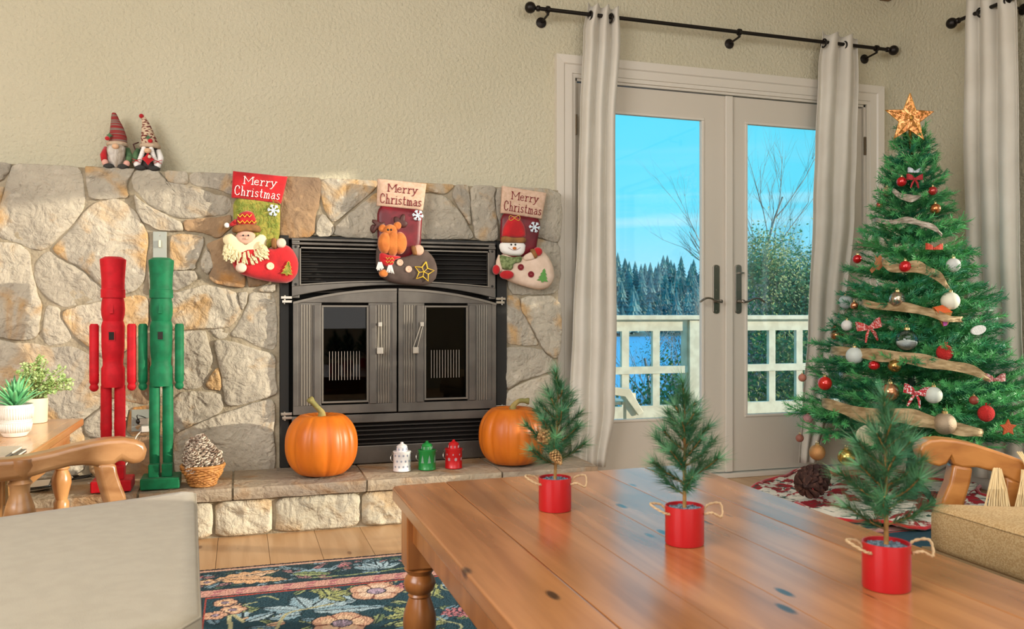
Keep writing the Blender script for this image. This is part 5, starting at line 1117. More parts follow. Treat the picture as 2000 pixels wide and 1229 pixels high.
# ================================================================ GNOMES on the ledge
M_hatk = mat('grey_red_knit', 'a03030', .95, c2='8d7b70', ns=9, nlo=.48, nhi=.56, bump=.8, bs=160, bd=.003, stretch=(.3, .3, 9))
M_fair = mat('nordic_knit', 'd8c0a2', .95, c2='6e2a26', ns=60, nlo=.5, nhi=.54, bump=.8, bs=160, bd=.003, stretch=(1, 1, 2.2))
M_beard = mat('grey_white_fur', 'cfc7bd', .9, c2='a89a88', ns=40, bump=1, bs=90, bd=.006, stretch=(1, 1, .25))
M_foot = mat('dark_grey_fur', '3c3b38', .95, bump=1, bs=120, bd=.004); M_holly = mat('holly_green', '3d5c3c', .8, c2='55764f', ns=60, bump=.6, bs=100)
def gnome(px, lab, hatpts, hm, kind):
    b = onY(px, 326, 3.81); s = 3.49/F; r = thing('gnome_figure', lab, 'gnome', (b.x, 3.81, ZT-.003))
    zp = lambda py: ZT-.003+(326-py)*s
    xp = lambda q: b.x+(q-px)*s*CT
    MB().lathe([(0, zp(324)), (.040, zp(324)), (.050, zp(312)), (.047, zp(295)), (.035, zp(280)), (0, zp(270))], (b.x, 3.818, 0), 20, sy=.8).build('body', M_beard if kind == 0 else mat('charcoal_cloth', '4b423e', .9), r, smooth=True)
    hp = [Vector((xp(a), 3.815, zp(y_))) for a, y_, _ in hatpts]; rr = [q[2]*s for q in hatpts]
    sp2 = spline(hp, 4); r2 = []
    for i in range(len(rr)-1):
        for k in range(4): r2.append(rr[i]+(rr[i+1]-rr[i])*k/4)
    r2.append(rr[-1]); MB().tube(sp2, r2, 20).build('hat', hm, r, smooth=True)
    brim = MB(); brim.torus((xp(px+(3 if kind else 0)), 3.81, zp(276)), .032, .010, 'z', 18, 8); brim.build('hat_trim', mat('tan_fur', 'c9b095', .95, bump=1, bs=90, bd=.005), r, smooth=True)
    bm = MB()
    if kind == 0:
        bm.pillow([(xp(a), 3.775, zp(y_)) for a, y_ in resample(chaikin([(211, 282), (230, 276), (247, 282), (245, 302), (236, 320), (229, 327), (222, 318), (213, 300)]), 30)], FRONT, .018, .02, fn=relief(.006, 70, 2)).build('beard', M_beard, r, smooth=True)
    else:
        for sx_ in (-1, 1):
            q = MB()
            for k in range(8): q.ball((xp(px+sx_*(7+k*1.4)), 3.772, zp(284+k*4.2)), (.010, .009, .009), 10, 8)
            q.build('braid', M_white, r, smooth=True)
    MB().ball((xp(px+(0 if kind == 0 else 1)), 3.757, zp(284 if kind == 0 else 289)), (.0135, .012, .0115), 14, 10).build('nose', mat('peach_nose', 'e0b48e', .7), r, smooth=True)
    for sx_ in (-1, 1):
        MB().tube([(xp(px+sx_*19), 3.80, zp(284)), (xp(px+sx_*24), 3.79, zp(300)), (xp(px+sx_*22), 3.78, zp(311))], [.011, .014, .012], 10).build('arm', (M_redfelt if sx_ < 0 else M_holly) if kind == 0 else (M_holly if sx_ < 0 else M_white), r, smooth=True)
        MB().ball((xp(px+sx_*20), 3.772, zp(315)), (.013, .012, .014), 12, 8).build('hand', mat('pink_felt', 'e0a898', .85) if kind == 0 else M_white, r, smooth=True)
        MB().ball((xp(px+sx_*13), 3.772, zp(322)), (.022, .02, .012), 14, 8).build('foot', M_foot, r, smooth=True)
    c_ = MB(); c_.ball((xp(px-16 if kind == 0 else px+5), 3.775, zp(268)), (.010, .008, .009), 10, 8); c_.build('berry', M_redfelt, r, smooth=True)
    c_ = MB(); c_.prism([(xp(px-12 if kind == 0 else px+1)+a*.012, 3.776, zp(262)+b_*.012) for a, b_ in starpts(0, 0, 1, 4, .5)], (0, -.004, 0)); c_.build('leaf', M_holly, r)
    if kind: 
        q = MB(); P_ = [(xp(px+a), 3.752, zp(306+b_)) for a, b_ in starpts(2, 0, 12, 4, .62)]; q.prism(P_, (0, -.006, 0)); q.build('flower', M_redfelt, r); dot('flower_centre', M_cream, r, px+2, 306, 3.5, 3.74)
        q = MB()
        for sx_ in (-1, 1):
            for t_ in (-1, 1): q.tube([(xp(px+sx_*20), 3.757, zp(309)), (xp(px+sx_*20+t_*8), 3.757, zp(306)), (xp(px+sx_*20+t_*7), 3.757, zp(313)), (xp(px+sx_*20), 3.757, zp(309))], .0018, 5)
        q.build('ribbon_bow', M_redfelt, r)
        q = MB(); q.ball((xp(276.5), 3.812, zp(217)), .010, 12, 8); q.build('pompom', M_redfelt, r, smooth=True)
        q = MB(); q.tube([(xp(272), 3.80, zp(270)), (xp(262), 3.795, zp(275)), (xp(268), 3.79, zp(290))], .003, 6); q.build('hat_cord', M_antler, r, smooth=True)
    return r
gnome(229, 'gnome with grey beard and red-grey knit hat, left one on the stone ledge', [(230, 276, 17), (230, 262, 16), (228, 245, 12.5), (225, 230, 8), (223, 218, 5), (223, 214, 3)], M_hatk, 0)
gnome(290, 'gnome with white braids and patterned pompom hat, right one on the stone ledge', [(293, 276, 17), (290, 262, 14.5), (287, 245, 10.5), (284, 230, 6.5), (280, 220, 3.5)], M_fair, 1)
# ================================================================ NUTCRACKERS
def nutcracker(nm, cx, lab, c, c2):
    m = mat(nm+'_velvet', c, .6, c2=c2, ns=30, sheen=.05, bump=.1, bs=300, spec=.25); r = thing('nutcracker_figure', lab, 'nutcracker', (cx, 3.48, ZH+.003))
    s = .00195; z = lambda py: ZH+.003+(945-py)*s; Y_ = 3.485
    q = MB(); q.box(cx-.069, cx+.069, Y_-.065, Y_+.065, ZH+.003, ZH+.045); q.build('base', m, r, bev=.005)
    for sx_ in (-1, 1):
        x_ = cx+sx_*.0235; MB().lathe([(0, z(745)), (.0195, z(745)), (.0198, z(815)), (.0205, z(817)), (.0205, z(829)), (.0195, z(831)), (.0185, z(900)), (0, z(900))], (x_, Y_, 0), 20).build('leg', m, r, smooth=True, autos=True)
        f_ = MB(); f_.box(x_-.019, x_+.019, Y_-.045, Y_+.016, ZH+.045, z(900)+.004); f_.build('boot', m, r, bev=.004)
        xa = cx+sx_*.0645; MB().lathe([(0, z(626)), (.012, z(626)), (.0165, z(630)), (.0165, z(722)), (.0172, z(724)), (.0165, z(727)), (.0168, z(738)), (.011, z(744)), (0, z(744))], (xa, Y_, 0), 18).build('arm', m, r, smooth=True, autos=True)
        MB().ball((xa, Y_-.002, z(748)), (.016, .016, .016), 16, 12).build('hand', m, r, smooth=True)
    MB().lathe([(0, z(748)), (.040, z(748)), (.0415, z(738)), (.041, z(712)), (.036, z(706)), (.036, z(694)), (.0375, z(692)), (.040, z(670)), (.0405, z(630)), (.037, z(622)), (.034, z(620)), (0, z(620))], (cx, Y_, 0), 28).build('torso', m, r, smooth=True, autos=True)
    MB().lathe([(0, z(622)), (.0345, z(622)), (.0405, z(608)), (.0415, z(598)), (.040, z(585)), (.036, z(574)), (0, z(574))], (cx, Y_, 0), 28).build('head', m, r, smooth=True, autos=True)
    MB().lathe([(0, z(576)), (.0425, z(576)), (.0425, z(560)), (.0400, z(559)), (.0400, z(553)), (.0405, z(540)), (.0455, z(506)), (.0455, z(502)), (.030, z(497)), (0, z(496))], (cx, Y_, 0), 28).build('hat', m, r, smooth=True, autos=True)
    q = MB(); q.prism([(cx-.005, Y_-.040, z(588)), (cx+.005, Y_-.040, z(588)), (cx+.006, Y_-.050, z(606)), (cx-.006, Y_-.050, z(606))], (0, .01, 0)); q.build('nose', m, r)
    q = MB(); q.box(cx-.0115, cx+.0115, Y_-.0425, Y_-.034, z(658), z(640)); o = q.build('mouth_frame', m, r); MB().box(cx-.009, cx+.009, Y_-.0432, Y_-.0424, z(656.5), z(641.5)).build('opening', M_soot_shade, o)  # flat black plate painted as the shaded hole, no real recess
    MB().box(cx-.006, cx+.006, Y_+.04, Y_+.05, z(640), z(745)).build('lever', m, r, bev=.002)
    return r
nutcracker('red', -.455, 'plain red velvet nutcracker standing on the hearth', 'cc1322', 'bb0f1c')
nutcracker('green', -.287, 'plain green velvet nutcracker standing on the hearth', '0a7046', '08623c')
# ================================================================ PUMPKINS
def pumpkin(cx, cy, r_, h, lab, stem, seed):
    root = thing('pumpkin', lab, 'pumpkin', (cx, cy, ZH)); m = mat('pumpkin_skin', 'd5741a', .42, c2='c56412', ns=9, bump=.25, bs=35, bd=.003, stretch=(1, 1, .4)); n, mm_ = 120, 34; v = []; f = []
    ribs = 15
    for i in range(mm_+1):
        t = PI*i/mm_
        for k in range(n):
            a = 2*PI*k/n; g = abs(math.cos((a+.12*math.sin(a*2+seed))*ribs/2+seed)); d = 1-.055*(1-g)**2.2*math.sin(t)**.5-.02*noise.noise(Vector((math.cos(a)*2, math.sin(a)*2, seed)))
            pole = max(0, 1-math.sin(t)/.55); rr = r_*d*(math.sin(t)**.78); zz = h/2-h/2*math.copysign(abs(math.cos(t))**.9, math.cos(t))*1.0
            dip = .16*h*pole**1.5*(1-.25*(1-g)); zz += dip if i < mm_/2 else -dip
            v.append((cx+rr*math.cos(a), cy+rr*math.sin(a), ZH-.010+zz+.002))
    for i in range(mm_):
        for k in range(n): f.append((i*n+k, i*n+(k+1) % n, (i+1)*n+(k+1) % n, (i+1)*n+k))
    MB().add(v, f).build('body', m, root, smooth=True)
    top = Vector((cx, cy, ZH+h*.83)); q = MB(); pts = spline([top+Vector(p) for p in stem], 4); q.tube(pts, [.020*(1-.45*min(1, i/6))+(.004 if i > len(pts)-3 else 0) for i in range(len(pts))], 8)
    q.build('stem', mat('dry_stem', 'b59a5a', .8, c2='7f7a44', ns=20, bump=.6, bs=90), root, smooth=True)
p1x = onY(628, 870, 3.535).x; p2x = onY(1001, 862, 3.535).x
pumpkin(p1x, 3.535, .146, .275, 'ribbed orange pumpkin on the hearth left of the three lanterns', [(0, 0, 0), (0, 0, .03), (-.02, -.01, .055), (-.05, -.02, .09)], 1.0)
pumpkin(p2x, 3.535, .150, .275, 'orange pumpkin on the hearth right of the lanterns, partly behind a small potted pine', [(0, 0, 0), (.005, 0, .03), (.03, -.01, .052), (.07, -.02, .05)], 2.2)
# ================================================================ LANTERNS
def lantern(px, lab, c, pat):
    p = onY(px, 900, 3.53); cx, cy = p.x, 3.53; r = thing('metal_lantern', lab, 'lantern', (cx, cy, ZH+.003)); m = mat('lantern_'+c, c, .35, .1, coat=.3); z0 = ZH+.003; rr = .0365
    md = mat('lantern_inside_'+c, {'e4e2e0': '8b93a6', '1a8a3c': '7fa08a', 'cc141c': 'b8969a'}[c], .6)
    MB().lathe([(0, z0), (rr+.001, z0), (rr+.001, z0+.004), (rr, z0+.006), (rr, z0+.076), (rr+.0015, z0+.078), (rr+.0015, z0+.082), (rr-.002, z0+.083), (0, z0+.083)], (cx, cy, 0), 28).build('body', m, r, smooth=True, autos=True)
    MB().lathe([(0, z0+.083), (.023, z0+.083), (.0215, z0+.098), (.0235, z0+.100), (.020, z0+.106), (.010, z0+.112), (.006, z0+.114), (.006, z0+.119), (0, z0+.121)], (cx, cy, 0), 20).build('lid', m, r, smooth=True, autos=True)
    for k in range(8): a = 2*PI*k/8; MB().box(cx+.0222*math.cos(a)-.002, cx+.0222*math.cos(a)+.002, cy+.0222*math.sin(a)-.002, cy+.0222*math.sin(a)+.002, z0+.086, z0+.096).build('vent_slot', md, r)
    q = MB()
    def on(a, z, e=.0008): return Vector((cx+(rr+e)*math.sin(a), cy-(rr+e)*math.cos(a), z0+z))
    if pat == 'flake':
        for a in (-1.0, -.5, 0, .5, 1.0):
            for j, z in enumerate((.02, .043, .066)):
                a_ = a+(.25 if j == 1 else 0)
                for k in range(3):
                    t = PI*k/3; q.tube([on(a_-.13*math.cos(t), z-.005*math.sin(t)), on(a_+.13*math.cos(t), z+.005*math.sin(t))], .0009, 4)
    elif pat == 'tree':
        for a in (-.75, .05, .85):
            q.prism([on(a+dx, .03+dz) for dx, dz in ((-.2, 0), (.2, 0), (.1, .014), (.14, .014), (0, .034), (-.14, .014), (-.1, .014))], (0, -.0012, 0))
    else:
        for a in (-.8, 0, .8): q.prism([on(a+dx, .045+dz) for dx, dz in starpts(0, 0, 1, 5, .5)] if False else [on(a+dx*.2, .04+dz*.009) for dx, dz in starpts(0, 0, 1, 6, .6)], (0, -.0012, 0)); q.prism([on(a-.3+dx*.1, .06+dz*.005) for dx, dz in starpts(0, 0, 1, 6, .6)], (0, -.0012, 0))
    q.build('cut_out', md, r)
    h = MB(); h.tube(spline([(cx-rr, cy-.005, z0+.074), (cx-rr-.012, cy-.015, z0+.066), (cx-rr-.013, cy-.02, z0+.05), (cx-rr-.003, cy-.022, z0+.04)], 4), .0011, 5)
    for s in (-1, 1): h.torus((cx+s*(rr+.003), cy-.003, z0+.076), .0035, .001, 'y', 10, 5)
    h.build('wire_handle', M_silver, r)
lantern(785, 'white tin lantern with snowflake cut-outs, leftmost of the three on the hearth', 'e4e2e0', 'flake')
lantern(834, 'green tin lantern with tree cut-outs, middle of the three on the hearth', '1a8a3c', 'tree')
lantern(886, 'red tin lantern nearest the right-hand pumpkin on the hearth', 'cc141c', 'star')
# ================================================================ PINE CONES, BASKET
M_cone = mat('cone_scale', '7d6656', .85, c2='d8cbb8', ns=60, nlo=.45, nhi=.55); M_cone2 = mat('dark_cone_scale', '3a221c', .7, c2='5c3c30', ns=60, nlo=.5, nhi=.62)
def cone_mesh(L_, r_, m, name='pine_cone', n=110):
    q = MB(); q.lathe([(0, 0), (r_*.3, L_*.1), (r_*.35, L_*.4), (r_*.2, L_*.8), (0, L_*.95)], (0, 0, 0), 10)
    for i in range(n):
        t = (i+.5)/n; a = i*2.39996; z = L_*t; rb_ = r_*.4*math.sin(PI*(t*.8+.18)); ro = r_*math.sin(PI*(t*.78+.2))**.7*(1.22-.4*t); up = L_*(.05+.10*t); w_ = r_*.24
        d = Vector((math.cos(a), math.sin(a), 0)); s_ = Vector((-math.sin(a), math.cos(a), 0))
        A = d*rb_+Vector((0, 0, z)); B = d*ro+Vector((0, 0, z+up)); C = d*ro*.97+Vector((0, 0, z+up+.0035))
        q.add([A-s_*w_*.4, A+s_*w_*.4, B+s_*w_, B+d*r_*.08, B-s_*w_, C+s_*w_*.9, C+d*r_*.08, C-s_*w_*.9, A+Vector((0, 0, .004))], [(0, 1, 2, 3, 4), (2, 5, 6, 3), (3, 6, 7, 4), (5, 1, 8), (7, 8, 0), (5, 8, 7, 6), (1, 5, 2), (0, 4, 7)])
    return q.build(name, m)
bx, by = onY(396, 930, 3.45).x, 3.462
bk_ = thing('wicker_basket', 'small woven wicker basket on the hearth edge heaped with pine cones', 'basket', (bx, by, ZH+.003))
M_wick = mat('golden_wicker', 'c98f4e', .6, c2='a8713a', ns=40, bump=.4, bs=120)
q = MB(); rows_ = 9; ns_ = 18
def brad(t): return .046+.030*t
for j in range(rows_):
    t = j/(rows_-1); z = ZH+.012+t*.062; pts = []
    for k in range(ns_*2+1): a = 2*PI*k/(ns_*2); rr = brad(t)+(.0032 if (k+j) % 2 else -.0032); pts.append((bx+rr*math.cos(a), by+rr*math.sin(a), z+.004*math.sin(a*3+j)))
    q.tube(pts, .0052, 5, cap=False)
q.build('weave', M_wick, bk_, smooth=True)
q = MB()
for k in range(ns_): a = 2*PI*k/ns_; q.tube([(bx+brad(t)*math.cos(a), by+brad(t)*math.sin(a), ZH+.01+t*.068) for t in (0, .5, 1)], .0028, 5)
q.build('stakes', M_wick, bk_)
q = MB(); q.lathe([(0, ZH+.003), (.048, ZH+.003), (.048, ZH+.012), (0, ZH+.012)], (bx, by, 0), 20); q.torus((bx, by, ZH+.080), .078, .006, 'z', 28, 8); q.build('rim', M_wick, bk_, smooth=True)
pc = cone_mesh(.11, .036, M_cone); tag(pc, 'grey-brown open pine cone heaped in the wicker basket on the hearth', 'pine cone', 'pine cones in the wicker basket')
pc.location = (bx-.03, by-.022, ZH+.055); pc.rotation_euler = (.4, -.3, .5); pc.scale = (.9,)*3
for i, (dx, dy, dz, rx_, ry_, rz_, s_) in enumerate(((.035, -.015, .055, -.2, .35, 2.4, 1.0), (-.01, .035, .06, -.25, -.3, 1.2, 1.05), (.038, .028, .055, -.2, .4, 4.1, 1.0), (.002, -.03, .085, .35, .1, 3.4, 1.0), (.012, .008, .10, .15, -.2, .4, .9), (-.035, .015, .07, -.1, -.3, 5.2, 1.0), (-.015, -.01, .105, 1.35, .3, 2.2, .85))):
    c_ = pc.copy(); COL.objects.link(c_); c_.location = (bx+dx, by+dy, ZH+dz-.01); c_.rotation_euler = (rx_, ry_, rz_); c_.scale = (s_,)*3
# ================================================================ ELECTRICAL PLATES
M_plate = mat('steel_plate', '9da197', .45, .2)
def fplate(nm, lab, px0, px1, py0, py1):
    A, B = onY(px0, py1, YS-.0), onY(px1, py0, YS); Y_ = YS-.006; o = thing(nm, lab, 'wall plate', (A.x, Y_, A.z)); MB().box(A.x, B.x, Y_-.004, YS+.014, A.z, B.z).build('plate', M_plate, o, bev=.002); return o, A, B, Y_
o, A, B, Y_ = fplate('switch_plate', 'steel light switch plate set in the stones behind the green nutcracker hat', 299, 326, 453, 530)
MB().box((A.x+B.x)/2-.004, (A.x+B.x)/2+.004, Y_-.016, Y_-.004, zat(312, 484, YS), zat(312, 470, YS)).build('toggle', mat('ivory_toggle', 'e8dcc0', .4), o, bev=.002)
MB().lathe([(.003, 0), (0, -.001)], ((A.x+B.x)/2, Y_-.004, zat(312, 460, YS)), 8, 'y').build('screw', M_silver, o)
o, A, B, Y_ = fplate('power_outlet', 'steel outlet plate low on the stones between the nutcrackers', 257, 294, 799, 843)
MB().box(B.x-.04, B.x-.004, Y_-.03, Y_-.004, A.z+.03, A.z+.055).build('adapter', mat('grey_plastic', '8d8478', .5), o, bev=.003)
MB().box(A.x+.04, B.x+.02, Y_-.035, Y_-.004, A.z-.0, A.z+.024).build('adapter', mat('white_plastic', 'e2ddd2', .5), o, bev=.003)
q = MB(); q.ball((A.x+.03, Y_-.02, zat(268, 822, YS)), .012, 12, 8); q.tube(spline([(A.x+.03, Y_-.02, zat(268, 822, YS)), (A.x+.024, Y_-.03, zat(268, 810, YS)), (A.x+.04, Y_-.02, zat(272, 812, YS)), (A.x+.06, Y_-.025, zat(280, 816, YS))], 4), .002, 6); q.build('plug', M_ink, o, smooth=True)
q = MB(); q.tube(spline([(A.x+.05, Y_-.02, A.z+.01), (A.x+.02, Y_-.03, A.z-.02), (A.x+.0, Y_-.05, A.z-.1), (A.x-.06, Y_-.12, ZH+.006), (A.x-.14, Y_-.14, ZH+.006)], 6), .0028, 6)
tag(q.build('outlet_cable', mat('white_cord', 'd9d2c4', .5), None, smooth=True), 'thin white cord running down from the outlet behind the nutcrackers', 'cord')
# ================================================================ CHRISTMAS TREE
R.seed(11); TX, TY = 2.86, 3.05; ZTOP = 1.70
ROOM = XR-.10
def trad(z): return .035+.50*min(1, max(0, (ZTOP-z)/1.42))
M_need = mat('pvc_needle', '1c7450', .5, c2='56aa60', ns=7, spec=.5, rnd=.18); M_stemg = mat('green_wire_stem', '1d3d2a', .7)
def branch_mesh(L_, seed):
    r_ = random.Random(seed); q = MB(); segs = [((0, 0, 0), (L_, 0, L_*.06))]
    nt_ = max(3, int(L_/.042))
    for k in range(nt_):
        t = .18+.78*k/nt_; s = 1 if k % 2 else -1; l2 = min(.16, (1-t)*L_*.75+.045); a = s*r_.uniform(.6, .95); p = (L_*t, 0, L_*.06*t); segs.append((p, (p[0]+l2*math.cos(a), p[1]+l2*math.sin(a), p[2]+r_.uniform(-.01, .035))))
    for A_, B_ in segs:
        A_, B_ = Vector(A_), Vector(B_); d = B_-A_; ln = d.length; d.normalize(); o = d.orthogonal().normalized(); o2 = d.cross(o)
        q.tube([A_, B_], [.0026, .0012], 4)
        for k in range(int(ln/.0048)):
            t = (k+.5)/(ln/.0048)
            if A_.length < .01 and t < .1: continue
            for j in range(3):
                a = r_.uniform(0, 2*PI); w_ = o*math.cos(a)+o2*math.sin(a); dd = (d*.75+w_*.8).normalized()*r_.uniform(.018, .027); p = A_.lerp(B_, t); sd_ = dd.cross(d).normalized()*.0013
                q.add([p-sd_, p+sd_, p+dd+sd_*.5, p+dd-sd_*.5], [(0, 1, 2, 3)])
    return q
xt = thing('christmas_tree', 'decorated artificial green christmas tree in the room corner', 'christmas tree', (TX, TY, 0))
MB().tube([(TX, TY, .06), (TX, TY, ZTOP-.1)], [.02, .008], 10).build('trunk', M_stemg, xt)
sdm = MB()
for k in range(3): a = 2*PI*k/3+.4; sdm.tube([(TX, TY, .14), (TX+.2*math.cos(a), TY+.2*math.sin(a), .02)], .012, 6)
sdm.tube([(TX, TY, .02), (TX, TY, .2)], .024, 10); sdm.build('stand', M_stemg, xt)
lens = [.50, .42, .34, .26, .19, .13, .085]; protos = {}
for i, l_ in enumerate(lens):
    for s_ in (0, 1):
        o = branch_mesh(l_, i*7+s_).build('branch', M_need, None); protos[(i, s_)] = o
used_ = set(); nb_ = 0
def add_branch(z, az, L_, pitch, base=.0):
    global nb_
    i = min(range(len(lens)), key=lambda j: abs(lens[j]-L_)); key = (i, nb_ % 2); o = protos[key]
    if key in used_: o = o.copy(); COL.objects.link(o)
    used_.add(key); s_ = L_/lens[i]; o.parent = xt; o.location = (base*math.cos(az), base*math.sin(az), z); o.rotation_euler = (R.uniform(-.3, .3), -pitch, az); o.scale = (s_, s_, s_); nb_ += 1
z = .30; lev = 0
while z < ZTOP-.10:
    rad = trad(z); n = int(8+rad*26)
    for k in range(n):
        az = 2*PI*k/n+lev*.7+R.uniform(-.15, .15)
        if nb_ >= 290: break
        back = math.sin(az) > .55 and rad > .2
        if back and k % 2: continue
        L_ = rad*R.uniform(.86, 1.08)
        if math.cos(az) > .0: L_ = min(L_, (ROOM-TX)/max(.3, math.cos(az)))
        if math.sin(az) > 0: L_ = min(L_, (YW-.05-TY)/max(.3, math.sin(az)))
        add_branch(z+R.uniform(-.02, .02), az, L_, R.uniform(.0, .22)+.35*(z/ZTOP)**2)
    z += .088 if z < 1.2 else .065; lev += 1
for k in range(5): add_branch(ZTOP-.12, k*1.25, .085, 1.1)
add_branch(ZTOP-.11, 0, .13, 1.5)
for key in protos:
    if key not in used_: bpy.data.objects.remove(protos[key])
# ---- topper star
sp0 = ray(1776, 232); dS = 2.99/sp0.y; sc0 = CAM+sp0*dS
M_gstar = mat('gold_glitter', 'cf9a4a', .35, .7, c2='8a5c22', ns=120, bump=.6, bs=200); M_lit = mat('lit_amber_panel', 'ffb070', .5, c2='8a5a26', ns=75, nlo=.46, nhi=.56, emit=.0)
M_lit.node_tree.nodes['Principled BSDF'].inputs['Emission Strength'].default_value = .8
for l_ in list(M_lit.node_tree.links):
    if l_.to_socket.name == 'Base Color': M_lit.node_tree.links.new(l_.from_socket, M_lit.node_tree.nodes['Principled BSDF'].inputs['Emission Color'])
star = thing('tree_topper_star', 'glowing gold star topper on the christmas tree', 'star', (sc0.x, sc0.y, ZTOP-.02))
sq = MB(); kf = (sc0.y/sp0.y)/F
R1, R2 = 50*kf, 21*kf; ang0 = PI/2-.03
pts = []
for i in range(10):
    a = ang0+PI*i/5; rr = R1 if i % 2 == 0 else R2; pts.append(Vector((sc0.x+rr*math.cos(a)*CT, sc0.y+0-rr*math.cos(a)*ST, sc0.z+rr*math.sin(a))))
vw = Vector((-ST, -CT, 0))
body = pts+[sc0+vw*.022, sc0-vw*.022]; sq.add(body, [(i, (i+1) % 10, 10) for i in range(10)]+[((i+1) % 10, i, 11) for i in range(10)]); sb = sq.build('lit_panels', M_lit, star)
fq = MB(); fq.tube(pts+[pts[0]], .0022, 5)
for p in pts: fq.tube([p, sc0+vw*.023], .0012, 5)
rs = random.Random(5)
for i in range(0, 10, 2):
    for k in range(7):
        t = .25+.1*k; c_ = (sc0+vw*.022).lerp(pts[i], t)
        for s_ in (-1, 1):
            e = (sc0+vw*.022).lerp(pts[(i+s_) % 10], t*.95); e2 = c_.lerp(e, .85)+(pts[i]-sc0)*.06; fq.tube([c_+vw*.001, e2+vw*.001], .0009, 4)
fq.ball(sc0+vw*.02, (.012, .008, .012), 12, 8); fq.build('gold_filigree', M_gstar, star)
MB().tube([(sc0.x, sc0.y, sc0.z-R2*.7), (TX, TY, ZTOP-.13)], .006, 8).build('holder', M_gstar, star)
# ---- points on the front surface of the tree
def tree_hit(px, py, off=.0):
    r_ = ray(px, py); best = None
    for k in range(500):
        t = 2.2+k*.003; p = CAM+r_*t; rr = math.hypot(p.x-TX, p.y-TY)
        if p.z < ZTOP and rr < trad(p.z)*.97+off: best = p; break
        if best is None or rr-trad(p.z) < best[0]: pass
    if best is None:
        # graze: nearest approach to the axis
        d2 = Vector((r_.x, r_.y)); t = (TX*r_.x+TY*r_.y)/d2.length_squared; best = CAM+r_*(t-.02)
    if best.x > ROOM-.02: best = CAM+r_*((ROOM-.02)/r_.x)
    return best
def kpx(p): return ((p.x*ST+p.y*CT)/F)
M_cap = mat('ornament_cap', 'c9b27a', .3, .9)
OM = {}
def om(c, kind):
    k = c+kind
    if k not in OM:
        if kind == 'shiny': OM[k] = mat('bauble_'+c+'_shiny', c, .12, .35, coat=.6)
        elif kind == 'metal': OM[k] = mat('bauble_'+c+'_metal', c, .2, .9, c2=c, bump=.2, bs=60)
        elif kind == 'glitter': OM[k] = mat('bauble_'+c+'_glitter', c, .4, .6, c2=c, bump=1, bs=500, bd=.002)
        elif kind == 'matte': OM[k] = mat('bauble_'+c+'_matte', c, .55)
        elif kind == 'knit': OM[k] = mat('bauble_'+c+'_knit', c, .95, bump=1, bs=220, bd=.004)
    return OM[k]
def bauble(px, py, r_, c, kind, lab, shape='ball', off=.022):
    p = tree_hit(px, py, off); rr = r_*kpx(p)*.97; t = thing('bauble', lab, 'ornament', (p.x, p.y, p.z+rr*1.25)); m = om(c, kind)
    if shape == 'ball': MB().ball(p, rr, 22, 16).build('ball', m, t, smooth=True)
    elif shape == 'ribbed':
        v = []; f = []; n, q = 40, 14
        for i in range(q+1):
            for k in range(n): th = PI*i/q; a = 2*PI*k/n; r2 = rr*(1-.08*(math.cos(a*10) > 0))*math.sin(th); v.append((p.x+r2*math.cos(a), p.y+r2*math.sin(a), p.z-rr*.85*math.cos(th)))
        for i in range(q):
            for k in range(n): f.append((i*n+k, i*n+(k+1) % n, (i+1)*n+(k+1) % n, (i+1)*n+k))
        MB().add(v, f).build('ball', m, t, smooth=True)
    elif shape == 'glass':
        MB().ball(p, rr, 24, 16).build('globe', glassmat('ornament_glass', (.82, .86, .86), 1.6), t, smooth=True)
        v = MB(); v.lathe([(0, p.z-rr*.93), (rr*.5, p.z-rr*.82), (rr*.85, p.z-rr*.42), (rr*.9, p.z-rr*.12), (rr*.5, p.z-.0), (0, p.z+rr*.06)], (p.x, p.y, 0), 20); v.build('snow', mat('fake_snow', 'e8e8e4', .8, bump=1, bs=300, bd=.003), t, smooth=True)
    MB().lathe([(0, p.z+rr*.93), (rr*.26, p.z+rr*.93), (rr*.26, p.z+rr*1.16), (0, p.z+rr*1.18)], (p.x, p.y, 0), 12).build('cap', M_cap, t, smooth=True, autos=True)
    MB().torus((p.x, p.y, p.z+rr*1.3), rr*.14+.0008, .0007, 'y', 10, 4).build('hook', M_cap, t)
    return t, p, rr
B_ = bauble
B_(1761, 355, 10, 'c4161e', 'shiny', 'shiny red bauble just below the tree top')
B_(1822, 373, 9, 'a82a26', 'shiny', 'dark red bauble at the right edge near the tree top')
B_(1733, 374, 10, 'd0a484', 'glitter', 'peach glitter bauble left of the silver bow near the tree top')
B_(1827, 408, 10.5, 'c07c4e', 'metal', 'copper bauble at the right edge, under the dark red one')
B_(1718, 401, 7, 'c4161e', 'shiny', 'small red bauble on the left above the second ribbon')
B_(1674, 506, 9, 'c4161e', 'shiny', 'red bauble at the left edge beside the curtain, level with the third ribbon')
B_(1768, 521, 12, 'c8141e', 'shiny', 'bright red bauble hanging in front of the third ribbon')
B_(1862, 518, 14, 'c9ccc6', 'matte', 'pale grey bauble at the right, level with the bright red one')
B_(1752, 585, 16, 'b8aa98', 'metal', 'matte silver bauble in front of the fourth ribbon')
B_(1856, 588, 18, 'e6e2cc', 'matte', 'large ivory bauble right of the silver one')
B_(1652, 590, 14, 'b9c2c0', 'matte', 'pale grey bauble at the left end of the fourth ribbon')
B_(1668, 597, 8, 'c98a66', 'metal', 'small copper bauble beside the pale grey one on the left')
B_(1631, 640, 7, 'b01c20', 'shiny', 'small dark red bauble above the copper one on the left edge')
B_(1635, 655, 13, 'bd8258', 'metal', 'copper bauble on the left edge, left of the red plaid bow')
B_(1654, 636, 11, 'd6d2cc', 'matte', 'white bauble between the left copper bauble and the plaid bow')
B_(1771, 665, 22, 'ffffff', 'shiny', 'clear glass globe filled with snow in the middle of the tree', 'glass')
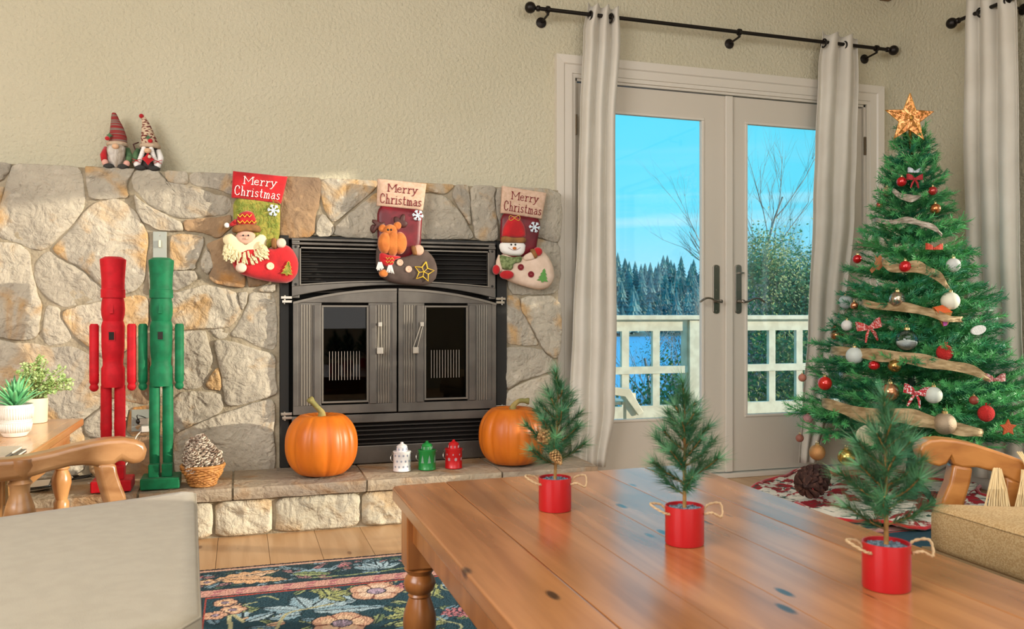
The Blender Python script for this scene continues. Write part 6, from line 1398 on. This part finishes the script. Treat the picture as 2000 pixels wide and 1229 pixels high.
B_(1669, 695, 17, 'bfc6bf', 'matte', 'frosted pale green bauble at the left of the fifth ribbon')
B_(1707, 714, 11, 'c4141c', 'shiny', 'ribbed red bauble under the fifth ribbon', 'ribbed')
B_(1747, 715, 13, 'a8874e', 'metal', 'gold bauble under the fifth ribbon, right of the ribbed red one')
B_(1611, 749, 14, 'd02a20', 'shiny', 'red bauble low on the left side of the tree')
B_(1738, 766, 18, 'd0906c', 'metal', 'rose gold bauble left of the striped bow')
B_(1823, 772, 17, 'c6ccc0', 'matte', 'frosted white bauble right of the striped bow')
B_(1567, 738, 8, 'b3705c', 'matte', 'small brown-pink bauble at the far left tips')
B_(1578, 818, 10, 'c08a8c', 'matte', 'dusty pink bauble low on the far left')
B_(1562, 856, 8, '9a5e4e', 'matte', 'brown drop bauble lowest on the far left')
B_(1845, 828, 22, 'b09c82', 'glitter', 'large champagne textured bauble on the lowest ribbon')
B_(1596, 884, 16, 'c08c56', 'glitter', 'copper gold glitter bauble hanging lowest at the left')
B_(1653, 893, 17, 'b8a056', 'metal', 'gold bauble hanging lowest behind the potted pine')
B_(1902, 782, 9, '8b3a2c', 'matte', 'small rust bauble beside the red knitted heart')
def knit(px, py, r_, lab, nm='knitted_ornament'):
    p = tree_hit(px, py, .016); rr = r_*kpx(p); t = thing(nm, lab, 'ornament', (p.x, p.y, p.z+rr)); m = om('b8231f', 'knit')
    v = MB(); v.ball(p, (rr, rr*.8, rr*.95), 18, 12); v.ball((p.x-rr*.35, p.y-rr*.1, p.z+rr*.35), (rr*.55, rr*.5, rr*.6), 14, 10); v.build('heart', m, t, smooth=True)
    q = MB()
    for k in range(4): a = R.uniform(.5, 2.6); q.tube([(p.x, p.y, p.z+rr*.7), (p.x+rr*.6*math.cos(a), p.y-.004, p.z+rr*(1.0+.25*math.sin(a)))], .0013, 4)
    q.build('yarn_tie', m, t); return t
knit(1845, 689, 17, 'red knitted ball ornament on the fifth ribbon right of the glass globe'); knit(1926, 808, 17, 'red knitted ball ornament low on the right side above the chair arm')
def bow(px, py, s_, c, c2, lab, tails=True, rot=0):
    p = tree_hit(px, py, .03); k = kpx(p)*s_; t = thing('ribbon_bow', lab, 'bow', p); m = mat('bow_'+c, c, .7, c2=c2, ns=140, nlo=.52, nhi=.56); q = MB()
    rt = Vector((CT, -ST, 0)); up = Vector((0, 0, 1)); rt, up = rt*math.cos(rot)+up*math.sin(rot), up*math.cos(rot)-rt*math.sin(rot)
    def strip(pts, w_):
        v = []
        for j, P_ in enumerate(pts): v += [P_-up*w_[j], P_+up*w_[j]]
        q.add(v+[a+vw*.0012 for a in v], [(2*j, 2*j+1, 2*j+3, 2*j+2) for j in range(len(pts)-1)]+[(2*j+len(v), 2*j+2+len(v), 2*j+3+len(v), 2*j+1+len(v)) for j in range(len(pts)-1)])
    for s in (-1, 1):
        strip([p+rt*s*k*a+vw*b*k+up*k*c_ for a, b, c_ in ((0, .05, 0), (.5, .45, .15), (1.0, .35, .3), (1.1, .0, .32), (.8, -.2, .25), (0, 0, 0))], [k*.12, k*.32, k*.42, k*.42, k*.36, k*.1])
        if tails: q.tube([p+vw*k*.1, p+rt*s*k*.35-up*k*.6+vw*k*.15, p+rt*s*k*.55-up*k*1.25+vw*.002], [k*.10, k*.16, k*.10], 4)
    q.build('loops', m, t, smooth=False); MB().ball(p+vw*k*.12, (k*.2, k*.16, k*.2), 10, 8).build('knot', m, t, smooth=True); return t
bow(1697, 640, 22, 'b93a34', 'd9a6a0', 'red plaid bow on the left, above the fifth ribbon', rot=.2); bow(1788, 768, 22, 'b82830', 'e0d6d2', 'red and white striped bow low in the middle of the tree', rot=-.15)
bow(1690, 482, 15, 'a86a60', 'c9a09a', 'faded pink bow at the left edge above the third ribbon', False); bow(1824, 486, 15, 'c2402a', 'd06040', 'orange-red bow at the right above the third ribbon', False); bow(1786, 350, 14, 'a8222a', '8c1a20', 'narrow red bow just under the tree top', True); bow(1942, 742, 18, 'a05a54', 'c9a6a2', 'reddish bow at the right end of the fifth ribbon', False)
bow(1786, 336, 12, 'c6ccd0', 'aab4ba', 'small silver bow highest on the tree', False)
def flat(nm, px, py, lab, pts, m, t_=.004, cat='ornament', off=.03):
    p = tree_hit(px, py, off); k = kpx(p); rt = Vector((CT, -ST, 0)); o = thing(nm, lab, cat, p); MB().prism([p+rt*a*k-Vector((0, 0, 1))*b*k for a, b in pts], -vw*t_).build('body', m, o, bev=.001); return o, p, k, rt
o, p, k, rt = flat('wooden_tag', 1702, 850, 'oval cream wooden tag with faint writing behind the nearest potted pine', ell(0, 0, 30, 21, 28), mat('pale_wood_tag', 'd8c8ae', .7, c2='cbb999', ns=9), off=.04)
q = MB()
for j, (a, b, wd) in enumerate(((-12, -5, 26), (-16, 3, 34), (-4, 10, 22))): q.tube([p+rt*(a+wd*i/14)*k-Vector((0, 0, 1))*(b+(2.2 if i % 2 else -1.5))*k+vw*.001 for i in range(15)], .0006, 4)
q.build('writing', mat('faded_ink', '8a7a68', .8), o)
o, p, k, rt = flat('ice_cream_ornament', 1840, 606, 'gold cone shaped ornament with pink and orange patches right of the fourth ribbon', [(-18, -6), (0, -10), (20, 4), (12, 28), (2, 32), (-8, 14)], om('d8a66a', 'metal'), .012)
MB().prism([p+rt*a*k-Vector((0, 0, 1))*b*k+vw*.002 for a, b in [(-18, -6), (0, -10), (20, 4), (-8, 6)]], vw*.004).build('orange_top', mat('orange_glitter', 'd8602a', .4, .3), o); MB().prism([p+rt*a*k-Vector((0, 0, 1))*b*k+vw*.002 for a, b in [(0, 16), (12, 18), (8, 30), (2, 31)]], vw*.003).build('pink_tip', mat('magenta_glitter', 'c05aa8', .4, .3), o)
o, p, k, rt = flat('gingerbread_ornament', 1715, 512, 'small brown reindeer ornament above the left of the third ribbon', [(-6, -14), (-1, -8), (4, -14), (8, -10), (7, 0), (10, 8), (2, 16), (-4, 14), (-12, 22), (-16, 16), (-8, 6), (-4, -4)], mat('brown_wood_ornament', 'a0663a', .6))
flat('starfish_ornament', 1970, 836, 'orange knitted starfish ornament at the lower right tips', starpts(0, 0, 17, 5, .5), om('b5542c', 'knit'), .008)
o, p, k, rt = flat('feather_ornament', 1912, 645, 'white feathery ornament at the right edge of the tree', ell(0, 0, 15, 9, 18, -.3), om('dcdcd6', 'knit'), .01)
# ---- mesh ribbon garland
M_mesh = mat('gold_mesh_ribbon', 'c0a67c', .45, .35, c2='9a8058', ns=24, bump=.6, bs=260, bd=.002, stretch=(1, 1, 3)); M_mesh2 = mat('silver_mesh_ribbon', 'c3b8a8', .45, .4, c2='a39788', ns=24, bump=.6, bs=260, bd=.002)
gar = thing('mesh_ribbon_garland', 'gold mesh ribbon garland winding around the christmas tree', 'garland', (TX, TY-.45, .5))
RIB = [([(1742, 372), (1757, 381), (1778, 388), (1800, 384)], 7, 1), ([(1702, 428), (1740, 434), (1772, 430), (1805, 438), (1832, 450), (1840, 462)], 6, 1), ([(1722, 512), (1745, 524), (1790, 521), (1822, 534), (1846, 552), (1857, 572)], 11, 0), ([(1682, 590), (1715, 598), (1765, 600), (1815, 610), (1850, 622), (1880, 624)], 9, 0),
       ([(1622, 684), (1665, 688), (1715, 694), (1775, 700), (1835, 711), (1895, 722), (1935, 742)], 12, 0), ([(1604, 786), (1640, 796), (1690, 812), (1760, 812), (1810, 822), (1870, 838), (1920, 846)], 15, 0)]
for pts, hw, mm_ in RIB:
    q = MB(); v = []; ss = spline([(a, b, 0) for a, b in pts], 8); n = len(ss)
    for i, s in enumerate(ss):
        w_ = hw*(.55+.45*math.sin(PI*min(1, max(0, i/(n-1)))))*(1+.12*math.sin(i*.5)); off = .032+.008*math.sin(i*.45)
        if i == 0 or i == n-1: off = -.03
        for j in range(5): p = tree_hit(s.x, s.y+(j/2-1)*w_, off); v.append(p+vw*(.006*math.sin(j*1.7+i*.5)))
    V2 = v+[p-vw*.0012 for p in v]; m_ = len(v); f = []
    for i in range(n-1):
        for j in range(4): a = i*5+j; f.append((a, a+1, a+6, a+5)); f.append((a+m_, a+5+m_, a+6+m_, a+1+m_))
    q.add(V2, f).build('ribbon', M_mesh2 if mm_ else M_mesh, gar, smooth=True)
# ---- tree skirt, large cone
sk = []; f = []; M_sk = mat('printed_skirt_cloth', 'e4dccb', .9, c2='a3202a', ns=11, nlo=.5, nhi=.53, bump=.4, bs=30, bd=.006)
nt2 = M_sk.node_tree; z2 = nt2.nodes.new('ShaderNodeTexNoise'); z2.inputs['Scale'].default_value = 17; r2 = nt2.nodes.new('ShaderNodeValToRGB'); nt2.links.new(z2.outputs['Fac'], r2.inputs[0]); r2.color_ramp.elements[0].position = .60; r2.color_ramp.elements[1].position = .62; mx2 = nt2.nodes.new('ShaderNodeMixRGB'); nt2.links.new(r2.outputs[0], mx2.inputs[0])
bs_ = nt2.nodes['Principled BSDF']; nt2.links.new(bs_.inputs['Base Color'].links[0].from_socket, mx2.inputs[1]); mx2.inputs[2].default_value = srgb('2f5248'); nt2.links.new(mx2.outputs[0], bs_.inputs['Base Color'])
scx, scy = 2.80, 3.20
n1_, n2_ = 30, 120; v = []
for i in range(n1_+1):
    for k in range(n2_):
        a = 2*PI*k/n2_; t = i/n1_; r_ = .05+(.50+.05*math.sin(a*5)+.04*math.sin(a*9+1))*t; x_, y_ = min(XR-.03, scx+r_*math.cos(a)*1.05), min(YW-.07, scy+r_*math.sin(a))
        h = .012+.045*abs(noise.noise(Vector((x_*9, y_*9, 0))))*(1 if t < .97 else .5)+.03*(1-t)**2+.025*max(0, math.sin(a*7+r_*18))*t
        v.append((x_, y_, h))
for i in range(n1_):
    for k in range(n2_): f.append((i*n2_+k, i*n2_+(k+1) % n2_, (i+1)*n2_+(k+1) % n2_, (i+1)*n2_+k))
ts = thing('tree_skirt', 'crumpled red, white and green printed tree skirt on the floor under the tree', 'tree skirt', (scx, scy, 0)); MB().add(v, f).build('cloth', M_sk, ts, smooth=True)
q = MB(); q.tube([Vector(v[n1_*n2_+k])+Vector((0, 0, .006)) for k in range(0, n2_, 2)]+[Vector(v[n1_*n2_])], .008, 6); q.build('red_piping', M_redfelt, ts, smooth=True)
bcp = onZ(1598, 968, .08); bc = cone_mesh(.17, .062, M_cone2, 'pine_cone', 95); bc.location = bcp+Vector((-.03, 0, .01)); bc.rotation_euler = (1.3, .35, 1.9); bc.location = (bcp.x-.07, bcp.y+.0, .12); tag(bc, 'large dark brown pine cone lying on the tree skirt', 'pine cone')
q = MB(); pc_ = pr2(1860, 905)+n2*.3; q.tube(spline([onZ(1795, 935, .3)*1, onX(1825, 925, 2.5), onX(1852, 910, 2.4), onX(1868, 885, 2.5)], 6), .004, 6)
tag(q.build('light_string_cord', M_ink, None, smooth=True), 'dark green wire of the tree lights running behind the right chair arm', 'cord')
# ================================================================ POTTED MINI PINES
M_np = mat('long_pine_needle', '2c6444', .5, c2='5a8c58', ns=9, spec=.4, rnd=.12); M_bk = mat('twig_bark', '7a5a34', .9, c2='a87c42', ns=60); M_potr = mat('red_tin', 'b8141c', .38, .0, coat=.25); M_rope = mat('jute_rope', 'c9ab82', .9, bump=1, bs=400, bd=.002); M_gravel = mat('blue_grey_gravel', '4f6470', .8, c2='8497a3', ns=160, bump=1, bs=200, bd=.004)
def twig(L_, seed, nl=.034):
    r_ = random.Random(seed); q = MB(); pts = [Vector((0, 0, 0)), Vector((L_*.5, r_.uniform(-.004, .004), L_*.06)), Vector((L_, r_.uniform(-.008, .008), L_*.2))]; ss = spline(pts, 6)
    n = MB(); n.tube(ss, [.0018*(1-.5*i/len(ss)) for i in range(len(ss))], 5)
    for k in range(int(L_/.00028)):
        t = r_.uniform(.12, 1)**.9; i = min(len(ss)-2, int(t*(len(ss)-1))); p = ss[i].lerp(ss[i+1], t*(len(ss)-1)-i); d = (ss[i+1]-ss[i]).normalized(); o = d.orthogonal().normalized(); o2 = d.cross(o); a = r_.uniform(0, 2*PI)
        dd = (d*r_.uniform(.5, 1.1)+(o*math.cos(a)+o2*math.sin(a))*.75).normalized()*nl*r_.uniform(.7, 1.15); sd_ = dd.cross(d).normalized()*.00062; q.add([p-sd_, p+sd_, p+dd], [(0, 1, 2)])
    return q, n
pine_protos = {}
def mini(px, pyb, H, hw, lab, seed, cone=False, gap=.33):
    b = onZ(px, pyb, TZ); k = kpx(b); r_ = random.Random(seed); t = thing('potted_mini_pine', lab, 'plant', b); rp_ = .0335; hp = .066; z0 = TZ+.0006
    MB().lathe([(0, z0), (rp_-.001, z0), (rp_, z0+.002), (rp_, z0+hp), (rp_-.0012, z0+hp+.0006), (rp_-.0022, z0+hp), (rp_-.002, z0+hp-.008), (0, z0+hp-.008)], (b.x, b.y, 0), 44).build('pot', M_potr, t, smooth=True, autos=True)
    g = MB(); g.lathe([(0, z0+hp-.004), (rp_-.0026, z0+hp-.0055)], (b.x, b.y, 0), 24)
    for j in range(90): a = r_.uniform(0, 6.28); q_ = (rp_-.006)*math.sqrt(r_.random()); g.ball((b.x+q_*math.cos(a), b.y+q_*math.sin(a), z0+hp-.004), (.0022, .0022, .0016), 5, 3)
    g.build('gravel', M_gravel, t)
    for s in (-1, 1):
        c_ = Vector((b.x+s*rp_*CT, b.y-s*rp_*ST-.004, z0+hp*.82)); out_ = Vector((s*CT, -s*ST, 0)); fw = Vector((-ST, -CT, 0))
        pts = [c_+fw*.012-out_*.004, c_+fw*.018+out_*.008+Vector((0, 0, .004)), c_+fw*.012+out_*.026+Vector((0, 0, .014 if s < 0 else -.004)), c_+out_*.027+Vector((0, 0, .016)), c_-fw*.010+out_*.008+Vector((0, 0, .012)), c_-fw*.008-out_*.002]
        sp3 = spline(pts, 6); q = MB()
        for w_ in range(2): q.tube([p+Vector((0, .0011*math.cos(i*1.3+w_*PI), .0011*math.sin(i*1.3+w_*PI))) for i, p in enumerate(sp3)], .0016, 5)
        q.build('rope_handle', M_rope, t, smooth=True)
    lean = Vector((r_.uniform(-.01, .01), 0, 0)); top = Vector((b.x, b.y, z0+hp+H))+lean; base = Vector((b.x, b.y, z0+hp-.006))
    MB().tube([base, base.lerp(top, .5), top], [.0036, .0028, .0012], 8).build('trunk', M_bk, t)
    nbr = 24
    zs = [gap*.35+(1-gap*.35)*((i+.3)/nbr)**1.0 for i in range(nbr)]
    for i, u in enumerate(zs):
        L_ = hw*(1.45*(1-u)**.75+.12) if u > .25 else hw*1.1
        u_ = min(.96, u); az = i*2.4+seed; pitch = .28+.45*u if u < .9 else 1.3
        kk = min((.085, .07, .05, .03), key=lambda a: abs(a-L_)); key = (kk, i % 2); first = key not in pine_protos
        if first:
            qn, qt = twig(kk, int(kk*1000)+i % 2); on_ = qt.build('branch', M_bk, None); nd = qn.build('needles', M_np, None); nd['kind'] = 'stuff'; nd.parent = on_; pine_protos[key] = on_; o = on_
        else: o = copy_tree(pine_protos[key])
        o.parent = t; o.location = base.lerp(top, u_)-t.location; o.rotation_euler = (0, -pitch, az); s_ = L_/kk; o.scale = (s_, (s_+1)/2, (s_+1)/2)
    o = copy_tree(pine_protos[(.05, 0)] if (.05, 0) in pine_protos else list(pine_protos.values())[0]); o.parent = t; o.location = base.lerp(top, .86)-t.location; o.rotation_euler = (0, -1.5, 0)
    if cone:
        cn = cone_mesh(.034, .013, mat('tan_cone', '8a6238', .8, c2='c09a62', ns=90), 'small_cone', 60); cn.parent = t; cn.location = Vector((-.034, -.02, hp+.075)); cn.rotation_euler = (-.5, .5, 0)
        cn2 = cn.copy(); COL.objects.link(cn2); cn2.location = Vector((-.018, -.03, hp+.06)); cn2.rotation_euler = (2.6, -.5, 0); cn2.scale = (.8,)*3
mini(1084, 996, .185, .062, 'potted mini pine with small cones, farthest of the three on the coffee table', 1, True)
mini(1337, 1062, .185, .060, 'potted mini pine in the middle of the three on the coffee table', 2)
mini(1731, 1148, .185, .062, 'potted mini pine nearest on the coffee table, in front of the christmas tree', 3)
for m_ in (M_mesh, M_mesh2): m_.node_tree.nodes['Principled BSDF'].inputs['Alpha'].default_value = .78
